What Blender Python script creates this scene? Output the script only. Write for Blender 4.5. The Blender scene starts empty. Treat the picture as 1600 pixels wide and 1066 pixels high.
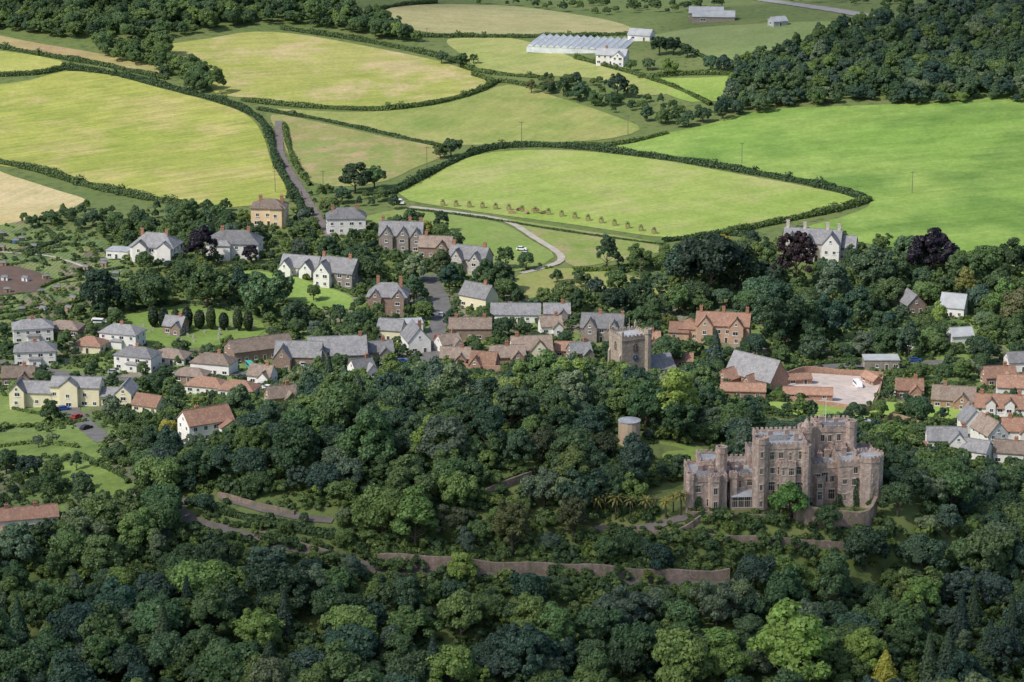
import bpy, math, random, numpy as np
from mathutils import Vector, noise as mnoise
from mathutils.geometry import delaunay_2d_cdt
random.seed(7); rng=np.random.default_rng(7)
TH=math.radians(16); FP=4780.0; CH=300.0
C=bpy.context.scene.collection
def sm(a,b,x):
    t=np.clip((x-a)/(b-a),0,1); return t*t*(3-2*t)
def H(x,y):
    x=np.asarray(x,float); y=np.asarray(y,float)
    d=y-838; s=np.where(d<0,62,75)
    z=34*np.exp(-x**2/(2*105**2)-d**2/(2*s**2))
    w=1-sm(1.0,1.9,np.sqrt(((x-74)/34)**2+((y-799)/20)**2)); z=z*(1-w)+27*w
    z=z+26*np.exp(-((x-240)/140)**2/2-((y-1570)/130)**2/2)+24*np.exp(-((x+260)/170)**2/2-((y-1650)/150)**2/2)
    z=z+6*np.sin(x/140+0.5)*np.sin(y/170)*sm(1150,1400,y)
    return z
Ts=np.concatenate([np.arange(500,2600,2.0),np.arange(2600,9000,20.0)])
def P(u,v,dz=0):
    dx=(u-800)/FP; dy=-(v-533)/FP
    d=np.array([dx, math.cos(TH)+dy*math.sin(TH), -math.sin(TH)+dy*math.cos(TH)])
    X=d[0]*Ts; Y=d[1]*Ts; Z=CH+d[2]*Ts
    g=Z-H(X,Y); i=int(np.argmax(g<0)); i=max(i,1)
    t=Ts[i-1]+(Ts[i]-Ts[i-1])*g[i-1]/(g[i-1]-g[i])
    x,y=d[0]*t,d[1]*t
    return Vector((x,y,float(H(x,y))+dz))
def S(p): return math.sqrt(p[0]**2+p[1]**2+(CH-p[2])**2)/FP
def proj(x,y,z):
    z=z-CH; f=y*math.cos(TH)-z*math.sin(TH); up=y*math.sin(TH)+z*math.cos(TH)
    return 800+FP*x/f, 533-FP*up/f
def hz(x,y): return float(H(x,y))
# ---------------------------------------------------------------- materials
def newmat(name):
    m=bpy.data.materials.new(name); m.use_nodes=True; nt=m.node_tree
    return m,nt,nt.nodes['Principled BSDF']
def mixc(nt,f,a,b,mode='MIX'):
    n=nt.nodes.new('ShaderNodeMix'); n.data_type='RGBA'; n.blend_type=mode
    for i,s in ((0,f),(6,a),(7,b)):
        if s is None: continue
        if hasattr(s,'node'): nt.links.new(s,n.inputs[i])
        elif i==0: n.inputs[0].default_value=s
        else: n.inputs[i].default_value=(s[0],s[1],s[2],1)
    return n.outputs[2]
def noise_(nt,scale,detail=4,coord='Object',rough=0.6,ms=None,rot=0):
    tc=nt.nodes.new('ShaderNodeTexCoord'); n=nt.nodes.new('ShaderNodeTexNoise')
    n.inputs['Scale'].default_value=scale; n.inputs['Detail'].default_value=detail; n.inputs['Roughness'].default_value=rough
    if ms:
        r=nt.nodes.new('ShaderNodeMapping'); r.inputs['Rotation'].default_value=(0,0,math.radians(rot)); mp=nt.nodes.new('ShaderNodeMapping'); mp.inputs['Scale'].default_value=ms
        nt.links.new(tc.outputs[coord],r.inputs[0]); nt.links.new(r.outputs[0],mp.inputs[0]); nt.links.new(mp.outputs[0],n.inputs['Vector'])
    else: nt.links.new(tc.outputs[coord],n.inputs['Vector'])
    return n.outputs['Fac']
def ramp(nt,f,a,b):
    n=nt.nodes.new('ShaderNodeMapRange'); n.inputs[1].default_value=a; n.inputs[2].default_value=b
    nt.links.new(f,n.inputs[0]); return n.outputs[0]
def simple(name,c1,c2=None,scale=0.6,rough=0.85,obrand=0.0,c3=None,s3=3.0,bump=0,grad=None):
    m,nt,b=newmat(name)
    c2=c2 or tuple(x*0.75 for x in c1)
    col=mixc(nt,ramp(nt,noise_(nt,scale),0.35,0.65),c1,c2)
    if c3: col=mixc(nt,ramp(nt,noise_(nt,s3,2),0.5,0.7),col,c3)
    if grad: col=mixc(nt,ramp(nt,noise_(nt,0.5,5,ms=(1,1,0.18)),0.42,0.72),col,grad)
    if obrand:
        oi=nt.nodes.new('ShaderNodeObjectInfo'); mr=nt.nodes.new('ShaderNodeMapRange')
        mr.inputs[3].default_value=1-obrand; mr.inputs[4].default_value=1+obrand*0.6
        nt.links.new(oi.outputs['Random'],mr.inputs[0])
        vm=nt.nodes.new('ShaderNodeVectorMath'); vm.operation='SCALE'
        nt.links.new(col,vm.inputs[0]); nt.links.new(mr.outputs[0],vm.inputs['Scale']); col=vm.outputs[0]
    nt.links.new(col,b.inputs['Base Color']); b.inputs['Roughness'].default_value=rough
    b.inputs['Specular IOR Level'].default_value=0.25
    if bump:
        bp=nt.nodes.new('ShaderNodeBump'); bp.inputs['Distance'].default_value=bump
        nt.links.new(noise_(nt,s3,3),bp.inputs['Height']); nt.links.new(bp.outputs[0],b.inputs['Normal'])
    return m
def foliage(name,base=None,gain=1.0):
    m,nt,b=newmat(name)
    oi=nt.nodes.new('ShaderNodeObjectInfo'); ge=nt.nodes.new('ShaderNodeNewGeometry')
    col=oi.outputs['Color'] if base is None else None
    if base is not None:
        r=nt.nodes.new('ShaderNodeRGB'); r.outputs[0].default_value=(*base,1); col=r.outputs[0]
    def mul(c,f,lo,hi):
        mr=nt.nodes.new('ShaderNodeMapRange'); mr.inputs[3].default_value=lo; mr.inputs[4].default_value=hi
        nt.links.new(f,mr.inputs[0]); vm=nt.nodes.new('ShaderNodeVectorMath'); vm.operation='SCALE'
        nt.links.new(c,vm.inputs[0]); nt.links.new(mr.outputs[0],vm.inputs['Scale']); return vm.outputs[0]
    col=mul(col,oi.outputs['Random'],0.78*gain,1.5*gain)
    col=mul(col,ge.outputs['Random Per Island'],0.78,1.28)
    col=mul(col,ramp(nt,noise_(nt,0.45,2),0.3,0.7),0.82,1.22)
    warm=mixc(nt,1.0,col,(1.15,1.02,0.78),'MULTIPLY'); cool=mixc(nt,1.0,col,(0.85,0.98,1.22),'MULTIPLY')
    col=mixc(nt,oi.outputs['Random'],cool,warm)
    nt.links.new(col,b.inputs['Base Color']); b.inputs['Roughness'].default_value=0.55
    b.inputs['Specular IOR Level'].default_value=0.45
    tr=nt.nodes.new('ShaderNodeBsdfTranslucent'); nt.links.new(col,tr.inputs[0])
    mx=nt.nodes.new('ShaderNodeMixShader'); mx.inputs[0].default_value=0.4
    nt.links.new(b.outputs[0],mx.inputs[1]); nt.links.new(tr.outputs[0],mx.inputs[2])
    nt.links.new(mx.outputs[0],nt.nodes['Material Output'].inputs[0])
    return m
def ds(c,k=0.05,g=0.98):
    l=0.3*c[0]+0.6*c[1]+0.1*c[2]; return tuple((x*(1-k)+l*k)*g for x in c)
def fieldmat(name,c1,c2,ang=0,spacing=0,amp=0.12,big=0.012,c3=None):
    m,nt,b=newmat(name); c1=ds(c1); c2=ds(c2); c3=ds(c3) if c3 else None
    col=mixc(nt,ramp(nt,noise_(nt,big,5,rough=0.6),0.38,0.62),c1,c2)
    if c3: col=mixc(nt,ramp(nt,noise_(nt,big*2.7,5),0.48,0.64),col,c3)
    fine=mixc(nt,ramp(nt,noise_(nt,0.55,4,rough=0.75),0.3,0.7),(0.82,0.82,0.80),(1.18,1.18,1.16)); col=mixc(nt,1.0,col,fine,'MULTIPLY')
    pat=mixc(nt,ramp(nt,noise_(nt,0.07,3,rough=0.7),0.3,0.7),(0.87,0.91,0.84),(1.13,1.09,1.14)); col=mixc(nt,1.0,col,pat,'MULTIPLY')
    if spacing:
        for ms in ((0.9/spacing,0.008,1),(2.6/spacing,0.012,1)):
            s=noise_(nt,1.0,1,ms=ms,rot=ang)
            st=mixc(nt,ramp(nt,s,0.35,0.65),(1-amp,1-amp*0.8,1-amp),(1+amp,1+amp*0.8,1+amp)); col=mixc(nt,1.0,col,st,'MULTIPLY')
    nt.links.new(col,b.inputs['Base Color']); b.inputs['Roughness'].default_value=0.95; b.inputs['Specular IOR Level'].default_value=0.1
    return m
def patchmat(name,cols,scale,rows=0):
    m,nt,b=newmat(name)
    tc=nt.nodes.new('ShaderNodeTexCoord'); mp=nt.nodes.new('ShaderNodeMapping'); mp.inputs['Rotation'].default_value=(0,0,0.4); mp.inputs['Scale'].default_value=(1,0.45,1)
    vo=nt.nodes.new('ShaderNodeTexVoronoi'); vo.distance='CHEBYCHEV'; vo.inputs['Scale'].default_value=scale
    nt.links.new(tc.outputs['Object'],mp.inputs[0]); nt.links.new(mp.outputs[0],vo.inputs['Vector'])
    sx=nt.nodes.new('ShaderNodeSeparateColor'); nt.links.new(vo.outputs['Color'],sx.inputs[0])
    cr=nt.nodes.new('ShaderNodeValToRGB'); cr.color_ramp.interpolation='CONSTANT'; e=cr.color_ramp.elements
    while len(e)<len(cols): e.new(0.5)
    for i,c in enumerate(cols): e[i].position=i/len(cols); e[i].color=(*c,1)
    nt.links.new(sx.outputs[0],cr.inputs[0])
    col=mixc(nt,ramp(nt,noise_(nt,0.8,4,rough=0.75),0.4,0.75),cr.outputs[0],(0.07,0.10,0.035))
    if rows:
        w=nt.nodes.new('ShaderNodeTexWave'); w.inputs['Scale'].default_value=0.314/rows; w.inputs['Distortion'].default_value=0.5
        nt.links.new(mp.outputs[0],w.inputs[0]); col=mixc(nt,1.0,col,mixc(nt,w.outputs['Fac'],(0.75,0.8,0.75),(1.2,1.15,1.2)),'MULTIPLY')
    nt.links.new(col,b.inputs['Base Color']); b.inputs['Roughness'].default_value=0.95
    return m
M={}
M['leaf']=foliage('foliage'); 
M['hedge']=foliage('hedge_leaf',(0.085,0.138,0.045))
M['shrub']=foliage('shrub_leaf',(0.10,0.155,0.05),1.1)
M['ivy']=foliage('ivy_leaf',(0.06,0.10,0.035),1.0)
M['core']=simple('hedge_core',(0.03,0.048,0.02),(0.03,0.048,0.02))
M['bark']=simple('bark',(0.10,0.08,0.06),(0.06,0.05,0.04),3)
M['ground']=simple('meadow_ground',(0.12,0.17,0.05),(0.16,0.19,0.065),0.03,0.95,c3=(0.08,0.115,0.04),s3=0.3)
M['white']=simple('white_render',(0.80,0.78,0.74),(0.70,0.68,0.64),0.4,obrand=0.1)
M['cream']=simple('cream_render',(0.74,0.68,0.48),(0.66,0.60,0.42),0.4)
M['peach']=simple('peach_render',(0.82,0.62,0.38),(0.74,0.55,0.34),0.4)
M['greystone']=simple('pale_grey_stone',(0.52,0.48,0.43),(0.38,0.35,0.31),0.5,c3=(0.58,0.54,0.48),s3=1.5)
M['stone']=simple('grey_stone',(0.29,0.25,0.22),(0.2,0.17,0.15),0.9,c3=(0.34,0.3,0.27),s3=1.8)
M['brownstone']=simple('brown_brick',(0.30,0.21,0.16),(0.22,0.155,0.125),0.9,c3=(0.35,0.28,0.22),s3=2)
M['redstone']=simple('red_sandstone',(0.38,0.225,0.165),(0.29,0.175,0.13),0.7,c3=(0.44,0.31,0.24),s3=2)
M['pinkstone']=simple('pink_house_stone',(0.52,0.35,0.25),(0.42,0.28,0.21),0.7)
M['castle']=simple('castle_sandstone',(0.54,0.40,0.33),(0.36,0.265,0.225),0.22,c3=(0.66,0.55,0.47),s3=0.9,bump=0.35,grad=(0.27,0.225,0.20))
M['wallstone']=simple('terrace_wall_stone',(0.35,0.25,0.21),(0.23,0.17,0.14),0.35,c3=(0.42,0.32,0.27),s3=1.3,bump=0.15,grad=(0.13,0.14,0.08))
M['castletrim']=simple('pale_dressed_stone',(0.66,0.58,0.49),(0.54,0.46,0.39),1)
M['towerstone']=simple('tan_tower_stone',(0.60,0.47,0.33),(0.46,0.35,0.25),0.5)
M['churchstone']=simple('church_stone',(0.40,0.33,0.265),(0.28,0.235,0.19),0.5,c3=(0.46,0.39,0.32),s3=1.4,bump=0.15,grad=(0.24,0.2,0.17))
M['lead']=simple('lead_roof',(0.40,0.42,0.45),(0.28,0.30,0.32),0.3,rough=0.6,c3=(0.48,0.49,0.51),s3=0.9)
M['slate']=simple('slate_roof',(0.24,0.24,0.255),(0.165,0.165,0.175),0.5,obrand=0.3,c3=(0.30,0.29,0.27),s3=1.5,rough=0.55)
M['brownroof']=simple('brown_tile_roof',(0.26,0.2,0.165),(0.18,0.14,0.12),0.5,obrand=0.28,c3=(0.31,0.26,0.2),s3=1.6)
M['redroof']=simple('red_tile_roof',(0.34,0.185,0.13),(0.255,0.15,0.11),0.5,obrand=0.28,c3=(0.37,0.27,0.2),s3=1.6)
M['brick']=simple('red_brick',(0.38,0.19,0.12),(0.3,0.16,0.11),2)
M['frame']=simple('white_paint',(0.8,0.8,0.78),(0.75,0.75,0.73))
M['glass']=simple('window_glass',(0.03,0.035,0.04),(0.05,0.055,0.06),rough=0.12)
M['door']=simple('painted_door',(0.08,0.1,0.09),(0.1,0.06,0.04),0.5,obrand=0.4)
M['asphalt']=simple('asphalt',(0.17,0.165,0.16),(0.125,0.12,0.115),0.3)
M['lane']=simple('lane_surface',(0.2,0.175,0.165),(0.15,0.13,0.12),0.3)
M['drive']=simple('drive_surface',(0.18,0.155,0.14),(0.13,0.115,0.1),0.3)
M['track']=simple('gravel_track',(0.46,0.42,0.36),(0.36,0.33,0.28),0.3)
M['yard']=simple('yard_gravel',(0.60,0.50,0.45),(0.50,0.42,0.37),0.1,c3=(0.42,0.37,0.32),s3=0.4)
M['wood']=simple('weathered_wood',(0.40,0.28,0.16),(0.3,0.21,0.13),1)
M['pole']=simple('pole_wood',(0.2,0.17,0.14),(0.15,0.13,0.11),1)
M['ghglass']=simple('greenhouse_glass',(0.66,0.69,0.71),(0.53,0.56,0.58),0.12,rough=0.3,c3=(0.74,0.76,0.77),s3=0.4)
M['tyre']=simple('tyre_rubber',(0.02,0.02,0.02)); M['tin']=simple('tin_roof',(0.42,0.44,0.45),(0.33,0.34,0.35),0.3)
M['grave']=simple('grave_stone',(0.36,0.35,0.32),(0.25,0.25,0.22),2)
for k,c in dict(car_white=(0.78,0.78,0.78),car_red=(0.4,0.03,0.02),car_blue=(0.03,0.1,0.35),car_silver=(0.42,0.43,0.45),car_black=(0.03,0.03,0.035),car_teal=(0.05,0.4,0.35)).items():
    M[k]=simple(k.replace('car_','')+'_paint',c,c,rough=0.3)
# ---------------------------------------------------------------- helpers
def mesh(name,vs,fs,mats,mi=None,smooth=False):
    me=bpy.data.meshes.new(name); me.from_pydata(vs,[],fs)
    for m in (mats if isinstance(mats,(list,tuple)) else [mats]): me.materials.append(m)
    if mi: me.polygons.foreach_set('material_index',mi)
    if smooth: me.polygons.foreach_set('use_smooth',[True]*len(fs))
    me.update(); return me
def obj(name,data,loc=(0,0,0),rz=0,parent=None,scale=None,label=None,cat=None,group=None,kind=None,color=None):
    o=bpy.data.objects.new(name,data); C.objects.link(o); o.location=loc; o.rotation_euler=(0,0,rz)
    if parent: o.parent=parent
    if scale is not None: o.scale=scale if hasattr(scale,'__len__') else (scale,)*3
    if label: o['label']=label
    if cat: o['category']=cat
    if group: o['group']=group
    if kind: o['kind']=kind
    if color: o.color=(*color,1)
    return o
class G:
    def __init__(s): s.v=[];s.f=[];s.m=[]
    def box(s,x0,x1,y0,y1,z0,z1,m=0):
        n=len(s.v); s.v+=[(x0,y0,z0),(x1,y0,z0),(x1,y1,z0),(x0,y1,z0),(x0,y0,z1),(x1,y0,z1),(x1,y1,z1),(x0,y1,z1)]
        for f in ((0,3,2,1),(4,5,6,7),(0,1,5,4),(1,2,6,5),(2,3,7,6),(3,0,4,7)): s.f.append(tuple(n+i for i in f)); s.m.append(m)
    def prism(s,prof,x0,x1,axis='x',m=0):
        n=len(s.v);k=len(prof)
        for xx in (x0,x1):
            for a,b in prof: s.v.append((xx,a,b) if axis=='x' else (a,xx,b))
        s.f.append(tuple(n+i for i in range(k))[::-1]); s.f.append(tuple(n+k+i for i in range(k))); s.m+=[m,m]
        for i in range(k):
            j=(i+1)%k; s.f.append((n+i,n+j,n+k+j,n+k+i)); s.m.append(m)
    def cyl(s,cx,cy,z0,z1,r0,r1=None,k=8,m=0,ph=0.0):
        r1=r0 if r1 is None else r1; n=len(s.v)
        for z,r in ((z0,r0),(z1,r1)):
            for i in range(k):
                a=2*math.pi*i/k+ph; s.v.append((cx+r*math.cos(a),cy+r*math.sin(a),z))
        for i in range(k): j=(i+1)%k; s.f.append((n+i,n+j,n+k+j,n+k+i)); s.m.append(m)
        s.f.append(tuple(n+i for i in range(k))[::-1]); s.f.append(tuple(n+k+i for i in range(k))); s.m+=[m,m]
    def limb(s,a,b,r0,r1,k=6,m=0):
        a=Vector(a);b=Vector(b);d=(b-a).normalized();q=d.to_track_quat('Z','Y');n=len(s.v)
        for p,r in ((a,r0),(b,r1)):
            for i in range(k):
                t=2*math.pi*i/k; s.v.append(tuple(p+q@Vector((r*math.cos(t),r*math.sin(t),0))))
        for i in range(k): j=(i+1)%k; s.f.append((n+i,n+j,n+k+j,n+k+i)); s.m.append(m)
    def mesh(s,name,mats): return mesh(name,s.v,s.f,mats,s.m)
def catmull(pts,closed,step):
    out=[];n=len(pts)
    rngi=range(n) if closed else range(n-1)
    for i in rngi:
        g=(lambda k:pts[k%n]) if closed else (lambda k:pts[min(max(k,0),n-1)])
        p0,p1,p2,p3=[np.array(g(i+k)[:2]) for k in (-1,0,1,2)]
        L=np.linalg.norm(p2-p1); k=max(1,int(L/step))
        for j in range(k):
            t=j/k; out.append(0.5*((2*p1)+(-p0+p2)*t+(2*p0-5*p1+4*p2-p3)*t*t+(-p0+3*p1-3*p2+p3)*t**3))
    if not closed: out.append(np.array(pts[-1][:2]))
    return out
def inpoly(x,y,poly):
    c=False;j=len(poly)-1
    for i in range(len(poly)):
        xi,yi=poly[i][0],poly[i][1];xj,yj=poly[j][0],poly[j][1]
        if (yi>y)!=(yj>y) and x<(xj-xi)*(y-yi)/(yj-yi)+xi: c=not c
        j=i
    return c
CLEAR=[]; ROADS=[]; OCC=[]; PROT=[]; SHX=[]
def drape(name,px,mat,off=0.15,label=None,clear=True,smooth=True,step=8):
    w=[P(u,v) for u,v in px]
    b=catmull(w,True,step) if smooth else catmull(w,True,1e9)
    bb=[Vector((p[0],p[1])) for p in b]; n=len(bb)
    xs=[p.x for p in bb]; ys=[p.y for p in bb]; vs=list(bb)
    for x in np.arange(min(xs)+3,max(xs),step):
        for y in np.arange(min(ys)+3,max(ys),step):
            if inpoly(x,y,b): vs.append(Vector((x,y)))
    r=delaunay_2d_cdt(vs,[],[list(range(n))],1,0.01)
    me=mesh(name,[(p.x,p.y,hz(p.x,p.y)+off) for p in r[0]],[tuple(f) for f in r[2]],mat)
    o=obj(name,me,kind='structure')
    if clear: CLEAR.append(b)
    return b
def ribbon(name,px,width,mat,off=0.3):
    w=[P(u,v) for u,v in px]; c=catmull(w,False,3.0); vs=[];fs=[]
    for i,p in enumerate(c):
        t=(c[min(i+1,len(c)-1)]-c[max(i-1,0)]); t=t/np.linalg.norm(t); nn=np.array([-t[1],t[0]])
        for k in (-1,-0.5,0,0.5,1):
            q=p+nn*k*width/2*(1+0.08*math.sin(i*1.7+k)); vs.append((q[0],q[1],hz(*q)+off))
        if i:
            for k in range(4): a=(i-1)*5+k; fs.append((a,a+1,a+6,a+5))
    ROADS.append((np.array(c),width/2)); return obj(name,mesh(name,vs,fs,mat),kind='structure')
# ---------------------------------------------------------------- ground
def axis(lo,hi,step,far):
    a=list(np.arange(lo,hi+1,step)); s=step; x=hi
    up=[]
    while x<far: s*=1.35; x+=s; up.append(x)
    s=step; x=lo; dn=[]
    while x>-far: s*=1.35; x-=s; dn.append(x)
    return np.array(dn[::-1]+a+up)
xs=axis(-430,430,5,14000); ys=axis(640,2100,5,14000)
XX,YY=np.meshgrid(xs,ys); ZZ=H(XX,YY)
nx=len(xs); vs=np.stack([XX.ravel(),YY.ravel(),ZZ.ravel()],1).tolist()
fs=[(j*nx+i,j*nx+i+1,(j+1)*nx+i+1,(j+1)*nx+i) for j in range(len(ys)-1) for i in range(nx-1)]
obj('ground',mesh('ground',vs,fs,M['ground'],smooth=True),kind='structure')
# ---------------------------------------------------------------- fields
fieldlist=[
 ([(-40,150),(50,125),(100,112),(150,112),(250,138),(350,165),(392,185),(412,215),(425,255),(445,290),(447,310),(410,320),(330,325),(250,318),(130,288),(60,268),(-40,245)],fieldmat('field_ripe_green',(0.285,0.335,0.065),(0.345,0.36,0.085),62,4,0.10,c3=(0.41,0.375,0.13))),
 ([(-40,262),(20,276),(90,298),(135,313),(115,325),(60,340),(-40,350)],fieldmat('field_straw',(0.50,0.41,0.2),(0.54,0.45,0.25),20,4,0.05)),
 ([(245,78),(330,60),(400,50),(480,56),(600,78),(700,100),(760,128),(710,150),(600,166),(480,163),(400,153),(340,148),(315,115)],fieldmat('field_gold',(0.31,0.335,0.08),(0.37,0.365,0.11),75,4,0.06,c3=(0.48,0.39,0.2))),
 ([(-40,80),(60,88),(110,103),(60,114),(-40,120)],fieldmat('field_yellowgreen',(0.34,0.37,0.09),(0.40,0.39,0.11),100,5,0.05)),
 ([(-40,50),(60,68),(160,85),(260,108),(240,120),(160,100),(60,84),(-40,66)],fieldmat('field_stubble',(0.38,0.27,0.15),(0.33,0.31,0.12),100,5,0.05)),
 ([(600,20),(650,8),(800,10),(930,28),(992,50),(900,54),(750,54),(650,48)],fieldmat('field_tan',(0.36,0.33,0.16),(0.29,0.3,0.14),100,5,0.05)),
 ([(700,62),(780,58),(850,72),(900,92),(990,118),(1060,140),(1000,150),(940,125),(850,118),(760,112),(720,85)],fieldmat('field_pale',(0.28,0.33,0.09),(0.36,0.36,0.14),60,5,0.05)),
 ([(430,170),(560,176),(680,165),(740,150),(795,133),(870,152),(960,182),(1000,203),(930,220),(820,224),(700,226),(600,206),(500,184)],fieldmat('field_dry',(0.265,0.305,0.085),(0.33,0.325,0.115),30,5,0.04,c3=(0.21,0.275,0.07))),
 ([(425,180),(500,192),(600,214),(700,236),(650,262),(600,284),(540,292),(490,286),(455,250),(440,215)],fieldmat('meadow_rough',(0.28,0.27,0.10),(0.23,0.285,0.08),0,0,big=0.03,c3=(0.38,0.30,0.16))),
 ([(622,302),(690,264),(745,243),(800,236),(900,236),(1040,252),(1150,272),(1250,290),(1338,311),(1300,326),(1200,344),(1130,360),(1040,371),(900,352),(750,332),(640,314)],fieldmat('field_green',(0.245,0.35,0.07),(0.305,0.37,0.095),60,6,0.04,c3=(0.35,0.375,0.13))),
 ([(960,230),(1100,196),(1200,172),(1330,166),(1500,160),(1640,160),(1640,420),(1500,400),(1380,385),(1300,372),(1240,362),(1320,338),(1360,316),(1290,292),(1160,262),(1060,245)],fieldmat('field_bright_green',(0.19,0.32,0.06),(0.26,0.355,0.085),70,9,0.07,big=0.008,c3=(0.135,0.24,0.05))),  # darker c3 patches paint soft cloud shade into the field colour
 ([(640,322),(750,336),(880,356),(1030,380),(1030,395),(960,408),(900,418),(875,400),(840,372),(790,344),(700,334)],fieldmat('paddock',(0.2,0.28,0.065),(0.26,0.29,0.095),0,0,big=0.03,c3=(0.32,0.28,0.14))),
 ([(560,345),(640,326),(720,338),(785,350),(830,376),(866,402),(800,425),(730,400),(650,360)],fieldmat('paddock_slope',(0.2,0.29,0.07),(0.23,0.28,0.09),0,0,big=0.03)),
 ([(1000,62),(1080,45),(1180,38),(1280,34),(1350,40),(1240,84),(1160,108),(1100,95),(1060,75)],fieldmat('field_greygreen',(0.19,0.26,0.09),(0.23,0.28,0.11),0,0)),
 ([(1005,125),(1090,122),(1165,122),(1130,158),(1080,160),(1030,142)],fieldmat('field_lime',(0.27,0.37,0.08),(0.23,0.33,0.07),0,0)),
 ([(200,492),(280,478),(350,485),(410,505),(400,528),(300,545),(230,535),(196,515)],fieldmat('churchyard_grass',(0.19,0.28,0.065),(0.16,0.24,0.055),0,0,big=0.05)),
 ([(365,425),(440,428),(500,446),(548,464),(548,484),(480,482),(400,462)],fieldmat('lawn_grass',(0.24,0.35,0.08),(0.2,0.31,0.07),0,0,big=0.05)),
 ([(-40,622),(50,624),(105,642),(70,662),(-40,666)],fieldmat('rough_lawn',(0.19,0.26,0.07),(0.15,0.21,0.06),0,0,big=0.05)),
 ([(-40,680),(60,676),(120,672),(165,698),(150,715),(80,715),(-40,716)],fieldmat('garden_lawn',(0.17,0.24,0.06),(0.12,0.18,0.05),0,0,big=0.08)),
 ([(95,722),(140,728),(205,752),(200,782),(150,775),(100,752)],fieldmat('orchard_grass',(0.21,0.29,0.07),(0.16,0.22,0.055),0,0,big=0.05)),
 ([(1200,628),(1290,634),(1400,628),(1520,642),(1520,660),(1420,648),(1340,654),(1280,655),(1205,642)],fieldmat('park_lawn',(0.28,0.40,0.08),(0.24,0.35,0.07),0,0,big=0.05)),
 ([(1030,690),(1090,698),(1130,718),(1080,726),(1035,716)],fieldmat('castle_lawn',(0.24,0.33,0.08),(0.2,0.29,0.07),0,0,big=0.05)),
 ([(820,425),(900,420),(990,432),(1040,452),(1050,470),(960,452),(860,470),(800,455)],fieldmat('village_paddock',(0.25,0.3,0.08),(0.3,0.28,0.11),0,0,big=0.05)),
 ([(925,800),(1070,806),(1180,812),(1330,815),(1320,845),(1180,848),(1000,836),(930,825)],fieldmat('terrace_grass',(0.14,0.2,0.05),(0.18,0.19,0.07),0,0,big=0.1)),
]
for i,(px,m) in enumerate(fieldlist):
    drape('field' if i<15 else 'lawn',px,m,0.15)
ALL=drape('allotment_ground',[(-40,352),(60,352),(150,372),(180,400),(205,445),(130,480),(60,505),(-40,520)],patchmat('allotment_plots',[(0.15,0.22,0.07),(0.17,0.14,0.09),(0.22,0.25,0.09),(0.1,0.16,0.05),(0.24,0.2,0.14),(0.18,0.25,0.07)],0.13,1.6),0.12,clear=False)
drape('ploughed_ground',[(-40,415),(30,418),(88,440),(60,456),(-40,462)],simple('tilled_soil',(0.15,0.1,0.08),(0.11,0.08,0.065),0.2),0.25)
drape('garden_ground',[(-40,520),(100,500),(300,545),(480,480),(600,420),(760,420),(900,470),(1100,470),(1300,480),(1640,520),(1640,700),(1400,680),(1200,600),(900,570),(600,585),(450,620),(250,700),(200,800),(-40,860)],patchmat('garden_plots',[(0.15,0.22,0.06),(0.16,0.16,0.09),(0.2,0.28,0.07),(0.11,0.17,0.05),(0.26,0.23,0.18),(0.17,0.24,0.06)],0.09),0.06,clear=False)
# ---------------------------------------------------------------- roads
ribbon('road',[(436,190),(436,215),(438,240),(452,268),(478,310),(500,345),(520,380)],3.8,M['lane'])
ribbon('gravel_path',[(640,324),(720,334),(790,346),(838,374),(874,398),(870,412),(815,428)],3.0,M['track'])
ribbon('road',[(668,430),(690,475),(682,520),(676,550),(645,580),(600,590)],6.5,M['asphalt'])
ribbon('road',[(676,550),(750,572),(860,585),(960,600)],5,M['asphalt'],0.33)
ribbon('road',[(-40,560),(60,578),(160,592),(280,592),(380,585),(440,602),(520,600),(600,590)],5.5,M['asphalt'],0.27)
ribbon('road',[(100,600),(110,640),(130,662),(165,690)],6,M['asphalt'])
ribbon('drive',[(282,780),(276,792),(296,812),(350,829),(400,842),(455,856),(520,870),(590,893)],3.8,M['drive'])
ribbon('drive',[(345,778),(400,794),(460,808),(520,815)],2.6,M['drive'],0.3)
ribbon('drive',[(590,893),(760,900),(900,908),(1060,914),(1170,910)],2.6,M['drive'],0.34)
ribbon('road',[(1150,-10),(1260,10),(1400,36)],9,simple('main_road',(0.3,0.29,0.29),(0.26,0.25,0.25),0.1))
ribbon('road',[(1200,590),(1290,574),(1400,572),(1500,568),(1640,586)],6,M['asphalt'])
ribbon('drive',[(928,828),(1000,828),(1060,812),(1120,805)],2.6,M['lane'])
ribbon('footpath',[(0,395),(80,402),(150,425)],1.6,M['track'],0.35)
drape('yard_ground',[(1215,600),(1262,584),(1380,592),(1358,642),(1300,636),(1235,624)],M['yard'],0.34,smooth=False)
drape('car_park',[(580,570),(640,560),(655,575),(600,590)],M['asphalt'],0.36,smooth=False)
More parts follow.
